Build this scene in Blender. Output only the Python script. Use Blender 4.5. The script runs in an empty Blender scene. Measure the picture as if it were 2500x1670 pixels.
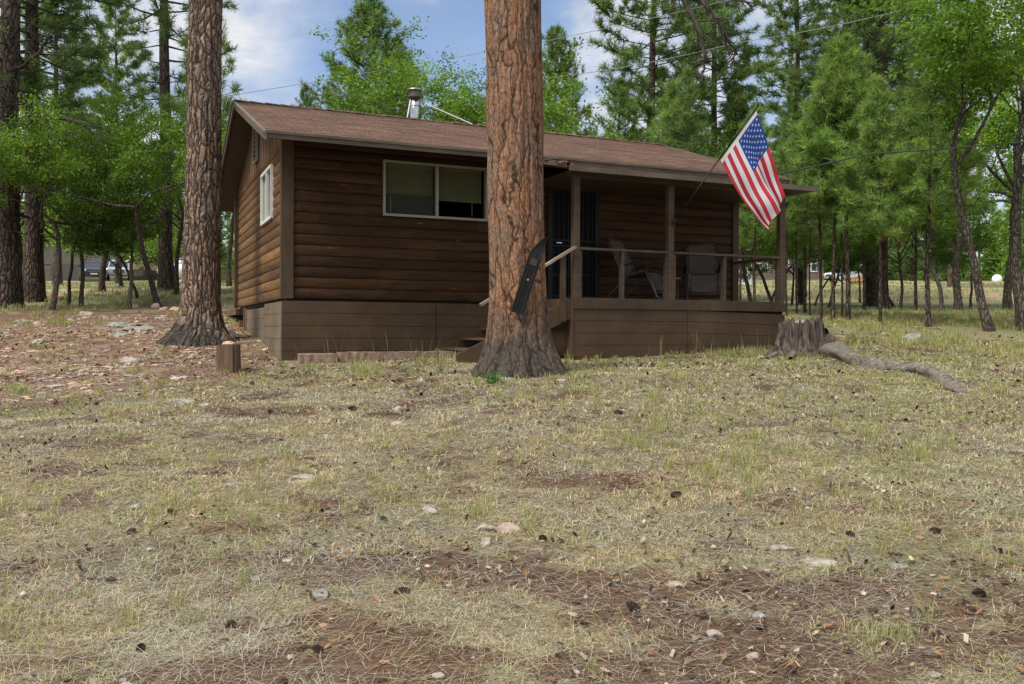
import bpy, bmesh, math, random
import numpy as np
from mathutils import Vector, Matrix

R0 = np.random.RandomState
scene = bpy.context.scene
COL = scene.collection
F_PX, CU, CV, EYE = 2150.0, 1250.0, 810.0, 1.5
PI = math.pi

# ------------------------------------------------------------------ helpers
def vnoise(x, y, seed=0):
    x = np.asarray(x, float); y = np.asarray(y, float)
    xi = np.floor(x); yi = np.floor(y); fx = x - xi; fy = y - yi
    fx = fx*fx*(3-2*fx); fy = fy*fy*(3-2*fy)
    def h(a, b):
        n = np.sin(a*127.1 + b*311.7 + seed*74.7)*43758.5453
        return n - np.floor(n)
    return (h(xi, yi)*(1-fx)+h(xi+1, yi)*fx)*(1-fy)+(h(xi, yi+1)*(1-fx)+h(xi+1, yi+1)*fx)*fy

def fbm(x, y, seed=0, o=4):
    s = 0; a = .5; t = 0
    for k in range(o):
        s = s + a*vnoise(x*2**k, y*2**k, seed+k*13); t += a; a *= .5
    return s/t

def sstep(a, b, x):
    t = np.clip((x-a)/(b-a), 0, 1); return t*t*(3-2*t)

LY = [-30, 0, 6, 11, 13, 14, 16, 18, 24, 27, 33, 50, 70, 110, 200, 700]
LZ = [-2.6, -1.5, -1.0, -.60, -.55, -.47, -.17, -.04, .6, .84, 1.5, 2.7, 3.9, 6.4, 10, 24]
RY = [-30, 0, 6, 11, 14, 16, 20, 22, 25, 30, 33, 40, 70, 110, 200, 700]
RZ = [-2.6, -1.5, -.95, -.5, -.43, -.34, .08, .26, .47, .77, 1.0, 1.45, 3.9, 6.4, 10, 24]
def smooth_interp(y, ys, zs):
    d = np.clip(np.abs(y)*.05, .3, 3)
    return (np.interp(y-d, ys, zs)+np.interp(y, ys, zs)*2+np.interp(y+d, ys, zs))/4
def ground(x, y):
    """height of the ground relative to the eye"""
    x = np.asarray(x, float); y = np.asarray(y, float)
    w = sstep(-5, 3, x)
    g = smooth_interp(y, LY, LZ)*(1-w)+smooth_interp(y, RY, RZ)*w
    near = np.clip(1.4-np.abs(y)/40, .15, 1)
    g = g + (vnoise(x*.55, y*.55, 3)-.5)*.10*near + (vnoise(x*1.9, y*1.9, 5)-.5)*.045*near
    far = sstep(22, 60, y)
    g = g + (vnoise(x*.08, y*.08, 8)-.5)*.3*far
    return g
def gz(x, y): return float(ground(x, y))+EYE

def px(u, v, Y): return Vector(((u-CU)/F_PX*Y, Y, EYE+(CV-v)/F_PX*Y))
def at_ground(u, v):
    Y = np.arange(2.5, 160, .03)
    d = (CV-v)/F_PX*Y - ground((u-CU)/F_PX*Y, Y)
    k = np.where(d <= 0)[0]
    Yh = Y[k[0]] if len(k) else 100.
    x = (u-CU)/F_PX*Yh
    return Vector((x, Yh, gz(x, Yh)))
def on_ground(u, Y):
    x = (u-CU)/F_PX*Y
    return Vector((x, Y, gz(x, Y)))

SOIL = [(at_ground(u, v), rx, ry, k) for u, v, rx, ry, k in ((1900, 1420, 1.1, .35, .55), (1480, 1420, .5, .22, .5), (2350, 1450, .7, .4, .5), (2200, 1590, .6, .3, .5), (1300, 1640, .9, .25, .5), (1000, 1560, .4, .2, .4),
    (40, 1150, .7, .3, .7), (150, 1640, .6, .3, .5), (700, 1360, .6, .2, .35), (1150, 1385, .35, .16, .4), (2050, 1250, .8, .3, .3), (860, 1010, 1.1, .4, .3), (500, 1015, 1., .4, .3), (1450, 1180, 1.2, .25, .25), (350, 1420, .7, .2, .3), (2430, 1250, .5, .3, .35))]
def soilness(x, y):
    n = fbm(x*1.9, y*2.3, 41, 4)
    near = sstep(5.2, 3.3, y)*(.34+.2*sstep(-1, 1.2, x))
    path = sstep(-2.8, -5.0, x)*sstep(9.0, 11, y)*.75
    corner = np.exp(-((x+4.4)**2/1.6+(y-12.6)**2/1.5))*.8
    s = near+path+corner+(n-.50)*2.3+(fbm(x*6, y*6, 43, 3)-.5)*1.5
    for q, rx, ry, k in SOIL: s = s+.5*k*np.exp(-((x-q.x)/rx)**2-((y-q.y)/ry)**2)
    return s

def tag(o, label=None, cat=None, group=None, kind=None):
    if label: o['label'] = label
    if cat: o['category'] = cat
    if group: o['group'] = group
    if kind: o['kind'] = kind
    return o

def empty(name, loc=(0, 0, 0), rz=0, label=None, cat=None, group=None):
    o = bpy.data.objects.new(name, None); COL.objects.link(o)
    o.location = loc; o.rotation_euler = (0, 0, rz); o.empty_display_size = .2
    return tag(o, label, cat, group)

class MB:
    def __init__(s): s.V = []; s.F = []; s.M = []; s.C = []; s.n = 0
    def add(s, V, F, mi=0, col=None):
        V = np.asarray(V, float).reshape(-1, 3)
        if isinstance(F, np.ndarray): Fs = [F]
        else:
            by = {}
            for f in F: by.setdefault(len(f), []).append(f)
            Fs = [np.array(f) for f in by.values()]
        for f in Fs:
            s.F.append(f.astype(np.int64)+s.n); s.M.append(np.full(len(f), mi, np.int32))
        s.V.append(V)
        if col is not None:
            c = np.asarray(col, float)
            if c.ndim == 1: c = np.tile(c, (len(V), 1))
            s.C.append(c)
        s.n += len(V)
        return s
    def box(s, a, b, mi=0):
        x0, y0, z0 = [min(p, q) for p, q in zip(a, b)]; x1, y1, z1 = [max(p, q) for p, q in zip(a, b)]
        V = [(x0, y0, z0), (x1, y0, z0), (x1, y1, z0), (x0, y1, z0), (x0, y0, z1), (x1, y0, z1), (x1, y1, z1), (x0, y1, z1)]
        F = np.array([(0, 3, 2, 1), (4, 5, 6, 7), (0, 1, 5, 4), (1, 2, 6, 5), (2, 3, 7, 6), (3, 0, 4, 7)])
        return s.add(V, F, mi)
    def bar(s, p, q, w, h, up=(0, 0, 1), mi=0):
        p = Vector(p); q = Vector(q); d = (q-p).normalized(); up = Vector(up)
        if abs(d.dot(up)) > .98: up = Vector((0, 1, 0))
        sx = d.cross(up).normalized(); uz = sx.cross(d).normalized()
        V = []
        for c in (p, q):
            for i, j in ((-1, -1), (1, -1), (1, 1), (-1, 1)): V.append(c+sx*(w/2*i)+uz*(h/2*j))
        F = np.array([(0, 1, 2, 3), (7, 6, 5, 4), (0, 4, 5, 1), (1, 5, 6, 2), (2, 6, 7, 3), (3, 7, 4, 0)])
        return s.add([tuple(v) for v in V], F, mi)
    def tube(s, pts, rad, sides=8, mi=0, col=None, cap=True):
        P = np.array([tuple(p) for p in pts], float); n = len(P)
        r = np.full(n, rad, float) if np.isscalar(rad) else np.asarray(rad, float)
        T = np.gradient(P, axis=0); T /= (np.linalg.norm(T, axis=1, keepdims=True)+1e-9)
        ref = np.array([0, 0, 1.]) if abs(T[0][2]) < .9 else np.array([1., 0, 0])
        A = np.zeros((n, 3))
        prev = ref-T[0]*ref.dot(T[0]); prev /= np.linalg.norm(prev)
        for i in range(n):
            prev = prev-T[i]*prev.dot(T[i]); prev /= (np.linalg.norm(prev)+1e-9); A[i] = prev
        B = np.cross(T, A)
        th = np.linspace(0, 2*PI, sides, endpoint=False)
        V = P[:, None]+r[:, None, None]*(np.cos(th)[None, :, None]*A[:, None]+np.sin(th)[None, :, None]*B[:, None])
        V = V.reshape(-1, 3)
        i, j = np.meshgrid(np.arange(n-1), np.arange(sides), indexing='ij'); j2 = (j+1) % sides
        F = np.stack([i*sides+j, i*sides+j2, (i+1)*sides+j2, (i+1)*sides+j], -1).reshape(-1, 4)
        s.add(V, F, mi, col)
        if cap and sides > 2:
            s.F.append(np.array([list(range(sides))[::-1]])+s.n-len(V)); s.M.append(np.array([mi], np.int32))
            s.F.append(np.array([[(n-1)*sides+k for k in range(sides)]])+s.n-len(V)); s.M.append(np.array([mi], np.int32))
        return s
    def lathe(s, prof, c=(0, 0, 0), sides=20, mi=0, axis='z'):
        th = np.linspace(0, 2*PI, sides, endpoint=False); n = len(prof)
        V = []
        for r, z in prof:
            for t in th:
                p = (r*math.cos(t), r*math.sin(t), z)
                if axis == 'x': p = (z, p[0], p[1])
                if axis == 'y': p = (p[0], z, p[1])
                V.append((p[0]+c[0], p[1]+c[1], p[2]+c[2]))
        F = [(i*sides+j, i*sides+(j+1) % sides, (i+1)*sides+(j+1) % sides, (i+1)*sides+j) for i in range(n-1) for j in range(sides)]
        F += [tuple(range(sides))[::-1], tuple((n-1)*sides+k for k in range(sides))]
        return s.add(V, F, mi)
    def prism(s, poly, o, ax, ay, ext, mi=0):
        """poly 2D in (ax, ay) from origin o, extruded by vector ext"""
        o, ax, ay, ext = map(Vector, (o, ax, ay, ext)); n = len(poly)
        V = [tuple(o+ax*x+ay*y) for x, y in poly]+[tuple(o+ax*x+ay*y+ext) for x, y in poly]
        F = [tuple(range(n))[::-1], tuple(range(n, 2*n))]+[(i, (i+1) % n, n+(i+1) % n, n+i) for i in range(n)]
        return s.add(V, F, mi)
    def mesh(s, name, mats, smooth=False):
        me = bpy.data.meshes.new(name)
        V = np.concatenate(s.V); tot = np.concatenate([np.full(len(f), f.shape[1]) for f in s.F])
        loops = np.concatenate([f.ravel() for f in s.F])
        me.vertices.add(len(V)); me.vertices.foreach_set('co', V.ravel())
        me.loops.add(len(loops)); me.loops.foreach_set('vertex_index', loops.astype(np.int32))
        me.polygons.add(len(tot))
        me.polygons.foreach_set('loop_start', np.concatenate([[0], np.cumsum(tot)[:-1]]).astype(np.int32))
        me.polygons.foreach_set('material_index', np.concatenate(s.M))
        me.polygons.foreach_set('use_smooth', np.full(len(tot), bool(smooth)))
        for m in (mats if isinstance(mats, (list, tuple)) else [mats]): me.materials.append(m)
        me.update(calc_edges=True)
        if s.C:
            c = np.concatenate(s.C)
            a = me.color_attributes.new('Col', 'FLOAT_COLOR', 'POINT')
            a.data.foreach_set('color', np.concatenate([c[:, :3], np.ones((len(c), 1))], 1).ravel())
        return me
    def build(s, name, mats, parent=None, smooth=False, loc=None):
        me = s.mesh(name, mats, smooth)
        o = bpy.data.objects.new(name, me); COL.objects.link(o)
        if parent is not None: o.parent = parent
        if loc is not None: o.location = loc
        return o

def copy_tree(o, parent=None):
    c = o.copy(); COL.objects.link(c)
    if parent is not None: c.parent = parent
    for ch in list(o.children): copy_tree(ch, c)
    return c

# ------------------------------------------------------------------ materials
class NT:
    def __init__(s, name):
        s.m = bpy.data.materials.new(name); s.m.use_nodes = True
        s.t = s.m.node_tree; s.t.nodes.clear()
        s.out = s.t.nodes.new('ShaderNodeOutputMaterial')
    def n(s, typ, **kw):
        nd = s.t.nodes.new('ShaderNode'+typ)
        for k, v in kw.items():
            if k.startswith('_'): setattr(nd, k[1:], v)
            else:
                k2 = int(k[1:]) if k[0] == 'i' and k[1:].isdigit() else k.replace('__', ' ')
                s.set(nd.inputs[k2], v)
        return nd
    def set(s, inp, v):
        if isinstance(v, bpy.types.NodeSocket): s.t.links.new(v, inp)
        elif isinstance(v, bpy.types.Node): s.t.links.new(v.outputs[0], inp)
        elif isinstance(v, (tuple, list)) and len(v) == 3 and inp.type == 'RGBA': inp.default_value = (*v, 1)
        else: inp.default_value = v
    def co(s, which='Object'): return s.n('TexCoord').outputs[which]
    def mapv(s, vec, scale=(1, 1, 1), loc=(0, 0, 0), rot=(0, 0, 0)):
        return s.n('Mapping', Vector=vec, Scale=scale, Location=loc, Rotation=rot).outputs[0]
    def noise(s, vec, scale, detail=4, rough=.55, dist=0):
        return s.n('TexNoise', Vector=vec, Scale=scale, Detail=detail, Roughness=rough, Distortion=dist).outputs[0]
    def ramp(s, fac, stops, interp='LINEAR'):
        r = s.n('ValToRGB'); s.set(r.inputs[0], fac); cr = r.color_ramp; cr.interpolation = interp
        while len(cr.elements) < len(stops): cr.elements.new(.5)
        for e, (p, c) in zip(cr.elements, stops):
            e.position = p; e.color = (c, c, c, 1) if np.isscalar(c) else (*c, 1)
        return r.outputs[0]
    def mix(s, fac, a, b, mode='MIX'):
        m = s.t.nodes.new('ShaderNodeMix'); m.data_type = 'RGBA'; m.blend_type = mode
        s.set(m.inputs[0], fac); s.set(m.inputs[6], a); s.set(m.inputs[7], b)
        return m.outputs[2]
    def math(s, op, a, b=0., c=0.):
        m = s.n('Math', _operation=op); s.set(m.inputs[0], a); s.set(m.inputs[1], b); s.set(m.inputs[2], c); return m.outputs[0]
    def bump(s, h, strength=.5, dist=.02, normal=None):
        b = s.n('Bump', Strength=strength, Distance=dist, Height=h)
        if normal is not None: s.set(b.inputs['Normal'], normal)
        return b.outputs[0]
    def bsdf(s, base, rough=.7, metal=0., normal=None, spec=.5, **kw):
        b = s.n('BsdfPrincipled', Base__Color=base, Roughness=rough, Metallic=metal)
        b.inputs['Specular IOR Level'].default_value = spec
        if normal is not None: s.set(b.inputs['Normal'], normal)
        for k, v in kw.items(): s.set(b.inputs[k.replace('__', ' ')], v)
        s.t.links.new(b.outputs[0], s.out.inputs[0]); return b
    def surf(s, sh): s.t.links.new(sh if isinstance(sh, bpy.types.NodeSocket) else sh.outputs[0], s.out.inputs[0]); return s.m

def plain(name, col, rough=.6, metal=0., var=.15, scale=6., bump=0., spec=.4):
    m = NT(name); c = m.co()
    n = m.noise(c, scale, 5)
    lo = tuple(x*(1-var) for x in col); hi = tuple(min(1, x*(1+var)) for x in col)
    base = m.mix(n, lo, hi)
    nrm = m.bump(m.noise(c, scale*8, 4), bump, .01) if bump else None
    m.bsdf(base, rough, metal, nrm, spec)
    return m.m

def foliage(name, trans=.35, rough=.6, tint=(1.0, 1.12, .55)):
    m = NT(name)
    a = m.n('VertexColor', _layer_name='Col').outputs[0]
    d = m.n('BsdfPrincipled', Base__Color=a, Roughness=rough); d.inputs['Specular IOR Level'].default_value = .25
    tr = m.n('BsdfTranslucent', Color=m.mix(1., a, tint, 'MULTIPLY'))
    return m.surf(m.n('MixShader', Fac=trans, i1=d.outputs[0], i2=tr.outputs[0]))

def vcol_mat(name, rough=.8, bump=0., bscale=40):
    m = NT(name)
    a = m.n('VertexColor', _layer_name='Col').outputs[0]
    nrm = m.bump(m.noise(m.co(), bscale, 4), bump, .01) if bump else None
    m.bsdf(a, rough, 0, nrm, .2)
    return m.m

def bark(name, plate1, plate2, crack, vscale=9., zs=.22, char=None, char_z=.6, bumpd=.05, width=.12, lich=None, R=None):
    m = NT(name); c = m.co()
    if R:   # wrap the pattern round the trunk so that the fissures run down the flare
        xy = m.n('VectorMath', _operation='NORMALIZE', i0=m.n('VectorMath', _operation='MULTIPLY', i0=c, i1=(1, 1, 0)).outputs[0]).outputs[0]
        c0 = c; c = m.n('VectorMath', _operation='ADD', i0=m.n('VectorMath', _operation='SCALE', i0=xy, Scale=R).outputs[0], i1=m.n('VectorMath', _operation='MULTIPLY', i0=c0, i1=(.12, .12, 1)).outputs[0]).outputs[0]
    w = m.n('VectorMath', _operation='ADD', i0=c, i1=m.n('VectorMath', _operation='SCALE', i0=m.n('TexNoise', Vector=c, Scale=2.2, Detail=4.).outputs[1], Scale=.22).outputs[0]).outputs[0]
    mp = m.mapv(w, (vscale, vscale, vscale*zs))
    v = m.n('TexVoronoi', _feature='DISTANCE_TO_EDGE', Vector=mp, Scale=1.).outputs[0]
    v2 = m.n('TexVoronoi', _feature='DISTANCE_TO_EDGE', Vector=m.mapv(w, (vscale*2.6, vscale*2.6, vscale*zs*3.2)), Scale=1.).outputs[0]
    crackf = m.ramp(v, [(0, 0), (width, 1)])
    fine = m.ramp(v2, [(0, .5), (.08, 1)])
    flake = m.noise(m.mapv(c, (1, 1, .6)), 32, 6, .8)
    big = m.noise(m.mapv(c, (1, 1, .45)), 2.6, 4, .6)
    col = m.mix(m.ramp(big, [(.38, 0), (.62, 1)]), plate1, plate2)
    col = m.mix(m.ramp(flake, [(.3, .42), (.7, 1.35)]), (0, 0, 0), col, 'MIX') if False else m.mix(1., col, m.ramp(flake, [(.32, .25), (.68, 1.75)]), 'MULTIPLY')
    if lich: col = m.mix(m.ramp(m.noise(c, 7, 5, .7), [(.56, 0), (.7, .7)]), col, lich)
    col = m.mix(1., col, fine, 'MULTIPLY')
    if char:
        z = m.n('SeparateXYZ', Vector=c).outputs[2]
        zz = m.math('ADD', z, m.math('MULTIPLY', m.math('SUBTRACT', m.noise(m.mapv(c, (1, 1, .4)), 4, 5, .75), .5), 2.2))
        col = m.mix(m.ramp(zz, [(char_z*.35, 1), (char_z*1.0, 0)]), col, m.mix(m.ramp(flake, [(.35, 0), (.68, 1)]), (.02, .018, .016), char))
    col = m.mix(crackf, crack, col)
    h = m.math('ADD', m.math('MULTIPLY', m.math('MINIMUM', v, .3), 2.6), m.math('MULTIPLY', flake, .22))
    m.bsdf(col, .9, 0, m.bump(h, 1., bumpd), .15)
    return m.m

def wood(name, c1, c2, grain=(1, 1, 1), scale=14., rough=.6, bump=.15, spec=.35, fleck=None, per=None):
    m = NT(name); c = m.co()
    g = m.noise(m.mapv(c, grain), scale, 6, .65, .4)
    col = m.mix(m.ramp(g, [(.3, 0), (.7, 1)]), c1, c2)
    if fleck:
        col = m.mix(m.ramp(m.noise(c, 45, 3, .6), [(.68, 0), (.74, .7)]), col, fleck)
    dirt = m.noise(c, 1.6, 5, .6)
    col = m.mix(1., col, m.ramp(dirt, [(.3, .72), (.7, 1.2)]), 'MULTIPLY')
    m.bsdf(col, rough, 0, m.bump(g, bump, .01), spec)
    return m.m
# ------------------------------------------------------------------ materials in use
def log_mat(name, axis, lo, hi, amber):
    m = NT(name); c = m.co()
    z = m.n('SeparateXYZ', Vector=c).outputs[2]
    cid = m.math('FLOOR', m.math('DIVIDE', z, .1726))
    rnd = m.n('TexWhiteNoise', _noise_dimensions='1D', W=cid).outputs[0]
    sc = (.25, 3, 3) if axis == 0 else (3, .25, 3)
    off = m.n('CombineXYZ', X=m.math('MULTIPLY', rnd, 37.), Y=m.math('MULTIPLY', rnd, 53.), Z=0.).outputs[0]
    cv = m.n('VectorMath', _operation='ADD', i0=c, i1=off).outputs[0]
    g = m.noise(m.mapv(cv, sc), 16, 7, .7, .6)
    g2 = m.noise(m.mapv(cv, sc), 3.2, 4, .6)
    col = m.mix(m.ramp(g, [(.32, 0), (.7, 1)]), lo, hi)
    col = m.mix(m.ramp(g2, [(.5, 0), (.75, .8)]), col, amber)
    col = m.mix(m.ramp(rnd, [(0, 0), (1, .45)]), col, (.040, .022, .013))
    seg = m.math('DIVIDE', m.math('ADD', m.n('SeparateXYZ', Vector=c).outputs[axis], m.math('MULTIPLY', rnd, 41.)), 2.7)
    sr = m.n('TexWhiteNoise', _noise_dimensions='2D', Vector=m.n('CombineXYZ', X=m.math('FLOOR', seg), Y=cid, Z=0.).outputs[0]).outputs[0]
    col = m.mix(1., col, m.ramp(sr, [(0, .72), (1, 1.3)]), 'MULTIPLY')
    col = m.mix(m.ramp(m.math('FRACT', seg), [(.0018, 1), (.003, 0)]), col, (.004, .003, .002))
    fade = m.noise(m.mapv(c, (.5, .5, .9)), 2.2, 5, .65)
    col = m.mix(m.ramp(fade, [(.52, 0), (.75, .3)]), col, (.10, .062, .036))
    kn = m.n('TexVoronoi', _feature='F1', Vector=m.mapv(cv, (1.1, 1, 5.6) if axis == 0 else (1, 1.1, 5.6)), Scale=1.2).outputs[0]
    col = m.mix(m.ramp(kn, [(.04, 1), (.10, 0)]), col, (.17, .075, .028))
    dust = m.noise(c, 60, 2, .5)
    col = m.mix(m.ramp(dust, [(.72, 0), (.76, .5)]), col, (.28, .25, .2))
    m.bsdf(col, .6, 0, m.bump(g, .35, .006), .15)
    return m.m
M = {}
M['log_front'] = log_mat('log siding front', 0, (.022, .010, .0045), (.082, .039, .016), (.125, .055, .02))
M['log_side'] = log_mat('weathered log siding sunlit tone', 1, (.075, .041, .019), (.25, .145, .066), (.33, .165, .06))  # golden and lighter than the front: weathering plus sunlight painted into the colour
M['trim'] = wood('brown trim paint', (.064, .041, .025), (.09, .059, .037), (1, 1, .12), 20, .6, .12, .2, (.3, .28, .24))
M['rail'] = wood('weathered brown rail', (.070, .046, .029), (.13, .092, .062), (.15, 1, 1), 22, .65, .2, .2, (.34, .3, .25))
M['barerail'] = wood('bare grey wood', (.19, .14, .10), (.33, .265, .205), (.15, 1, 1), 20, .7, .2)
M['skirt'] = wood('brown skirting paint', (.084, .051, .030), (.096, .060, .036), (.12, 1, .8), 7, .6, .04, .18, (.3, .27, .23))
M['skirt_side'] = wood('paler side skirting paint', (.13, .095, .062), (.19, .145, .095), (1, .12, .8), 9, .55, .1, .35, (.38, .35, .3))  # paler than the front skirting paint
M['fascia'] = wood('fascia paint', (.095, .072, .05), (.17, .135, .1), (.15, .4, 1), 16, .6, .15, .3, (.4, .36, .3))
M['gable'] = wood('gable plywood', (.10, .052, .022), (.20, .11, .05), (1, 2.2, .12), 10, .6, .2)
M['soffit'] = plain('soffit boards', (.05, .036, .024), .7)
M['dark'] = plain('dark void', (.012, .011, .01), .8)  # near black standing in for shade in hollows and indoors
M['oldtimber'] = wood('old timber', (.06, .034, .02), (.19, .12, .072), (1, 1, .1), 18, .8, .5)
M['alu'] = plain('window frame aluminium', (.30, .285, .225), .45, .2)
M['white'] = plain('white vinyl', (.66, .66, .64), .45)
M['blind'] = plain('blind slats', (.30, .265, .17), .6)
M['black_metal'] = plain('black painted metal', (.012, .013, .012), .5, .0, spec=.25)
M['steel'] = plain('flue steel', (.62, .63, .65), .16, 1., .06, 30)
M['steel_dark'] = plain('sooty flue cap', (.16, .145, .125), .45, .7)
M['steel_rim'] = plain('flue cap rim', (.42, .40, .36), .35, .8)
M['brace'] = plain('pale brace', (.68, .66, .58), .45, .2)
M['cable'] = plain('cable', (.30, .30, .29), .6)
M['cable_dark'] = plain('black cable', (.035, .04, .03), .5)
def glass_mat(name, tint=(.9, .95, .92)):
    m = NT(name)
    fr = m.n('Fresnel', IOR=1.5).outputs[0]
    g = m.n('BsdfGlossy', Color=(1, 1, 1), Roughness=.02)
    t = m.n('BsdfTransparent', Color=tint)
    f = m.math('MULTIPLY', fr, .22)
    return m.surf(m.n('MixShader', Fac=f, i1=t.outputs[0], i2=g.outputs[0]))
_g = NT('window glass'); M['glass'] = _g.surf(_g.n('BsdfTransparent', Color=(.80, .83, .79)))
M['screen'] = plain('grey insect screen', (.075, .078, .07), .6, 0, .08, 30)
def shingle_mat():
    m = NT('asphalt shingles'); c = m.co()
    b = m.n('TexBrick', Vector=m.mapv(c, (1, 1, 1)), Color1=(.205, .124, .087), Color2=(.135, .08, .057), Mortar=(.03, .018, .014), Scale=1., Mortar__Size=.007, Bias=0., Brick__Width=.3, Row__Height=.1403)
    b.offset = .43; b.offset_frequency = 2
    n = m.noise(c, 90, 3, .7); n2 = m.noise(m.mapv(c, (.6, 1.6, 1)), 2.2, 5, .6)
    col = m.mix(1., b.outputs[0], m.ramp(n, [(.3, .7), (.7, 1.3)]), 'MULTIPLY')
    col = m.mix(1., col, m.ramp(n2, [(.3, .72), (.7, 1.2)]), 'MULTIPLY')
    tab_shade = m.noise(m.mapv(c, (2.6, 5, 1)), 5, 4, .7)
    col = m.mix(m.ramp(tab_shade, [(.57, 0), (.63, .9)]), col, (.05, .03, .024))  # dark dashes painted in as the shadows of lifted shingle tabs
    m.bsdf(col, .9, 0, m.bump(n, .4, .006), .2)
    return m.m
M['shingle'] = shingle_mat()

# ------------------------------------------------------------------ camera
cam = bpy.data.cameras.new('camera'); camo = bpy.data.objects.new('camera', cam); COL.objects.link(camo)
cam.sensor_width = 36; cam.lens = 36*F_PX/2500
cam.shift_y = -(835-CV)/2500
camo.location = (0, 0, EYE); camo.rotation_euler = (PI/2, 0, 0)
cam.clip_start = .1; cam.clip_end = 3000
scene.camera = camo

# ------------------------------------------------------------------ sky and sun
SUN_EL, SUN_AZ = math.radians(57), math.radians(226)   # high sun behind thin cloud, from behind the camera at the left
w = bpy.data.worlds.new('World'); scene.world = w; w.use_nodes = True
nt = w.node_tree; nt.nodes.clear()
def wn(t, **kw):
    nd = nt.nodes.new('ShaderNode'+t)
    for k, v in kw.items():
        if k.startswith('_'): setattr(nd, k[1:], v)
        else:
            i = nd.inputs[int(k[1:]) if k[1:].isdigit() else k.replace('__', ' ')]
            if isinstance(v, bpy.types.NodeSocket): nt.links.new(v, i)
            else: i.default_value = v
    return nd
sky = wn('TexSky', _sky_type='NISHITA'); sky.sun_disc = False; sky.sun_elevation = SUN_EL; sky.sun_rotation = SUN_AZ
sky.altitude = 2100; sky.air_density = 1.0; sky.dust_density = .6; sky.ozone_density = 1.0
bg1 = wn('Background', Strength=.145, Color=sky.outputs[0])
tc = wn('TexCoord')
def wmath(op, a, b=0.):
    nd = nt.nodes.new('ShaderNodeMath'); nd.operation = op
    for i, v in ((0, a), (1, b)):
        if isinstance(v, bpy.types.NodeSocket): nt.links.new(v, nd.inputs[i])
        else: nd.inputs[i].default_value = v
    return nd.outputs[0]
# clouds: noise on the direction, flattened so that the banks stretch along the horizon
mp = wn('Mapping', Vector=tc.outputs['Generated'], Scale=(2.1, 2.1, 4.2), Location=(0.55, .35, .1))
nz = wn('TexNoise', Vector=mp.outputs[0], Scale=1.0, Detail=9., Roughness=.55, Distortion=.35)
nz2 = wn('TexNoise', Vector=mp.outputs[0], Scale=3.4, Detail=8., Roughness=.6, Distortion=.2)
cl = wmath('ADD', wmath('MULTIPLY', nz.outputs[0], .75), wmath('MULTIPLY', nz2.outputs[0], .25))
# one blue gap in the cloud, straight ahead and high
dv = wn('VectorMath', _operation='DISTANCE', i0=tc.outputs['Generated'], i1=tuple(Vector(((1060-CU)/F_PX, 1, (CV+10)/F_PX)).normalized()))
gap = wn('MapRange', i0=dv.outputs['Value'], i1=.03, i2=.27, i3=-.15, i4=.13); gap.interpolation_type = 'SMOOTHSTEP'
dens = wmath('ADD', cl, gap.outputs[0])
cr = wn('ValToRGB', i0=dens); cr.color_ramp.elements[0].position = .42; cr.color_ramp.elements[1].position = .62
cr.color_ramp.elements[0].color = (0.12, 0.12, 0.12, 1); cr.color_ramp.elements[1].color = (1, 1, 1, 1)
shade = wn('ValToRGB', i0=nz2.outputs[0]); e = shade.color_ramp.elements
e[0].position = .35; e[0].color = (.52, .64, .84, 1); e[1].position = .62; e[1].color = (.97, .98, 1.0, 1)
bg2 = wn('Background', Strength=.70, Color=shade.outputs[0])
ms = wn('MixShader', i0=cr.outputs[0], i1=bg1.outputs[0], i2=bg2.outputs[0])
wo = wn('OutputWorld', i0=ms.outputs[0])
sl = bpy.data.lights.new('sun', 'SUN'); slo = bpy.data.objects.new('sun', sl); COL.objects.link(slo)
sl.energy = 4.0; sl.angle = math.radians(28); sl.color = (1, .95, .87)
# Nishita rotation is clockwise from +Y seen from above
sd = Vector((math.sin(SUN_AZ)*math.cos(SUN_EL), math.cos(SUN_AZ)*math.cos(SUN_EL), math.sin(SUN_EL)))
slo.rotation_euler = (-sd).to_track_quat('-Z', 'Y').to_euler(); slo.location = (0, -5, 20)
vs = scene.view_settings; vs.view_transform = 'Standard'; vs.look = 'None'; vs.exposure = .35; vs.gamma = 1
cy = scene.cycles; cy.max_bounces = 6; cy.diffuse_bounces = 3; cy.glossy_bounces = 3; cy.transmission_bounces = 4; cy.transparent_max_bounces = 8
cy.use_denoising = True; cy.use_light_tree = False; cy.use_adaptive_sampling = False; cy.caustics_reflective = False; cy.caustics_refractive = False

# ------------------------------------------------------------------ ground
def axis_pts(segs):
    out = []
    for a, b, d in segs: out += list(np.arange(a, b, d))
    return np.array(out+[segs[-1][1]])
ys = axis_pts([(-25, 0, 1.), (0, 2.5, .25), (2.5, 9, .05), (9, 16, .08), (16, 30, .2), (30, 80, 1.), (80, 200, 5.), (200, 700, 50.)])
xh = axis_pts([(0, 5, .07), (5, 12, .1), (12, 20, .3), (20, 60, 1.5), (60, 150, 10.), (150, 550, 100.)])
xs = np.concatenate([-xh[::-1][:-1], xh])
GX, GY = np.meshgrid(xs, ys)
GZ = ground(GX, GY)+EYE
fine = np.clip(1.25-np.hypot(GX, GY-8)/16, 0, 1)
GZ = GZ+((vnoise(GX*6, GY*6, 11)-.5)*.018+(vnoise(GX*13, GY*13, 17)-.5)*.012)*fine
nx, ny = len(xs), len(ys)
I, J = np.meshgrid(np.arange(ny-1), np.arange(nx-1), indexing='ij')
GF = np.stack([I*nx+J, I*nx+J+1, (I+1)*nx+J+1, (I+1)*nx+J], -1).reshape(-1, 4)
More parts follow.
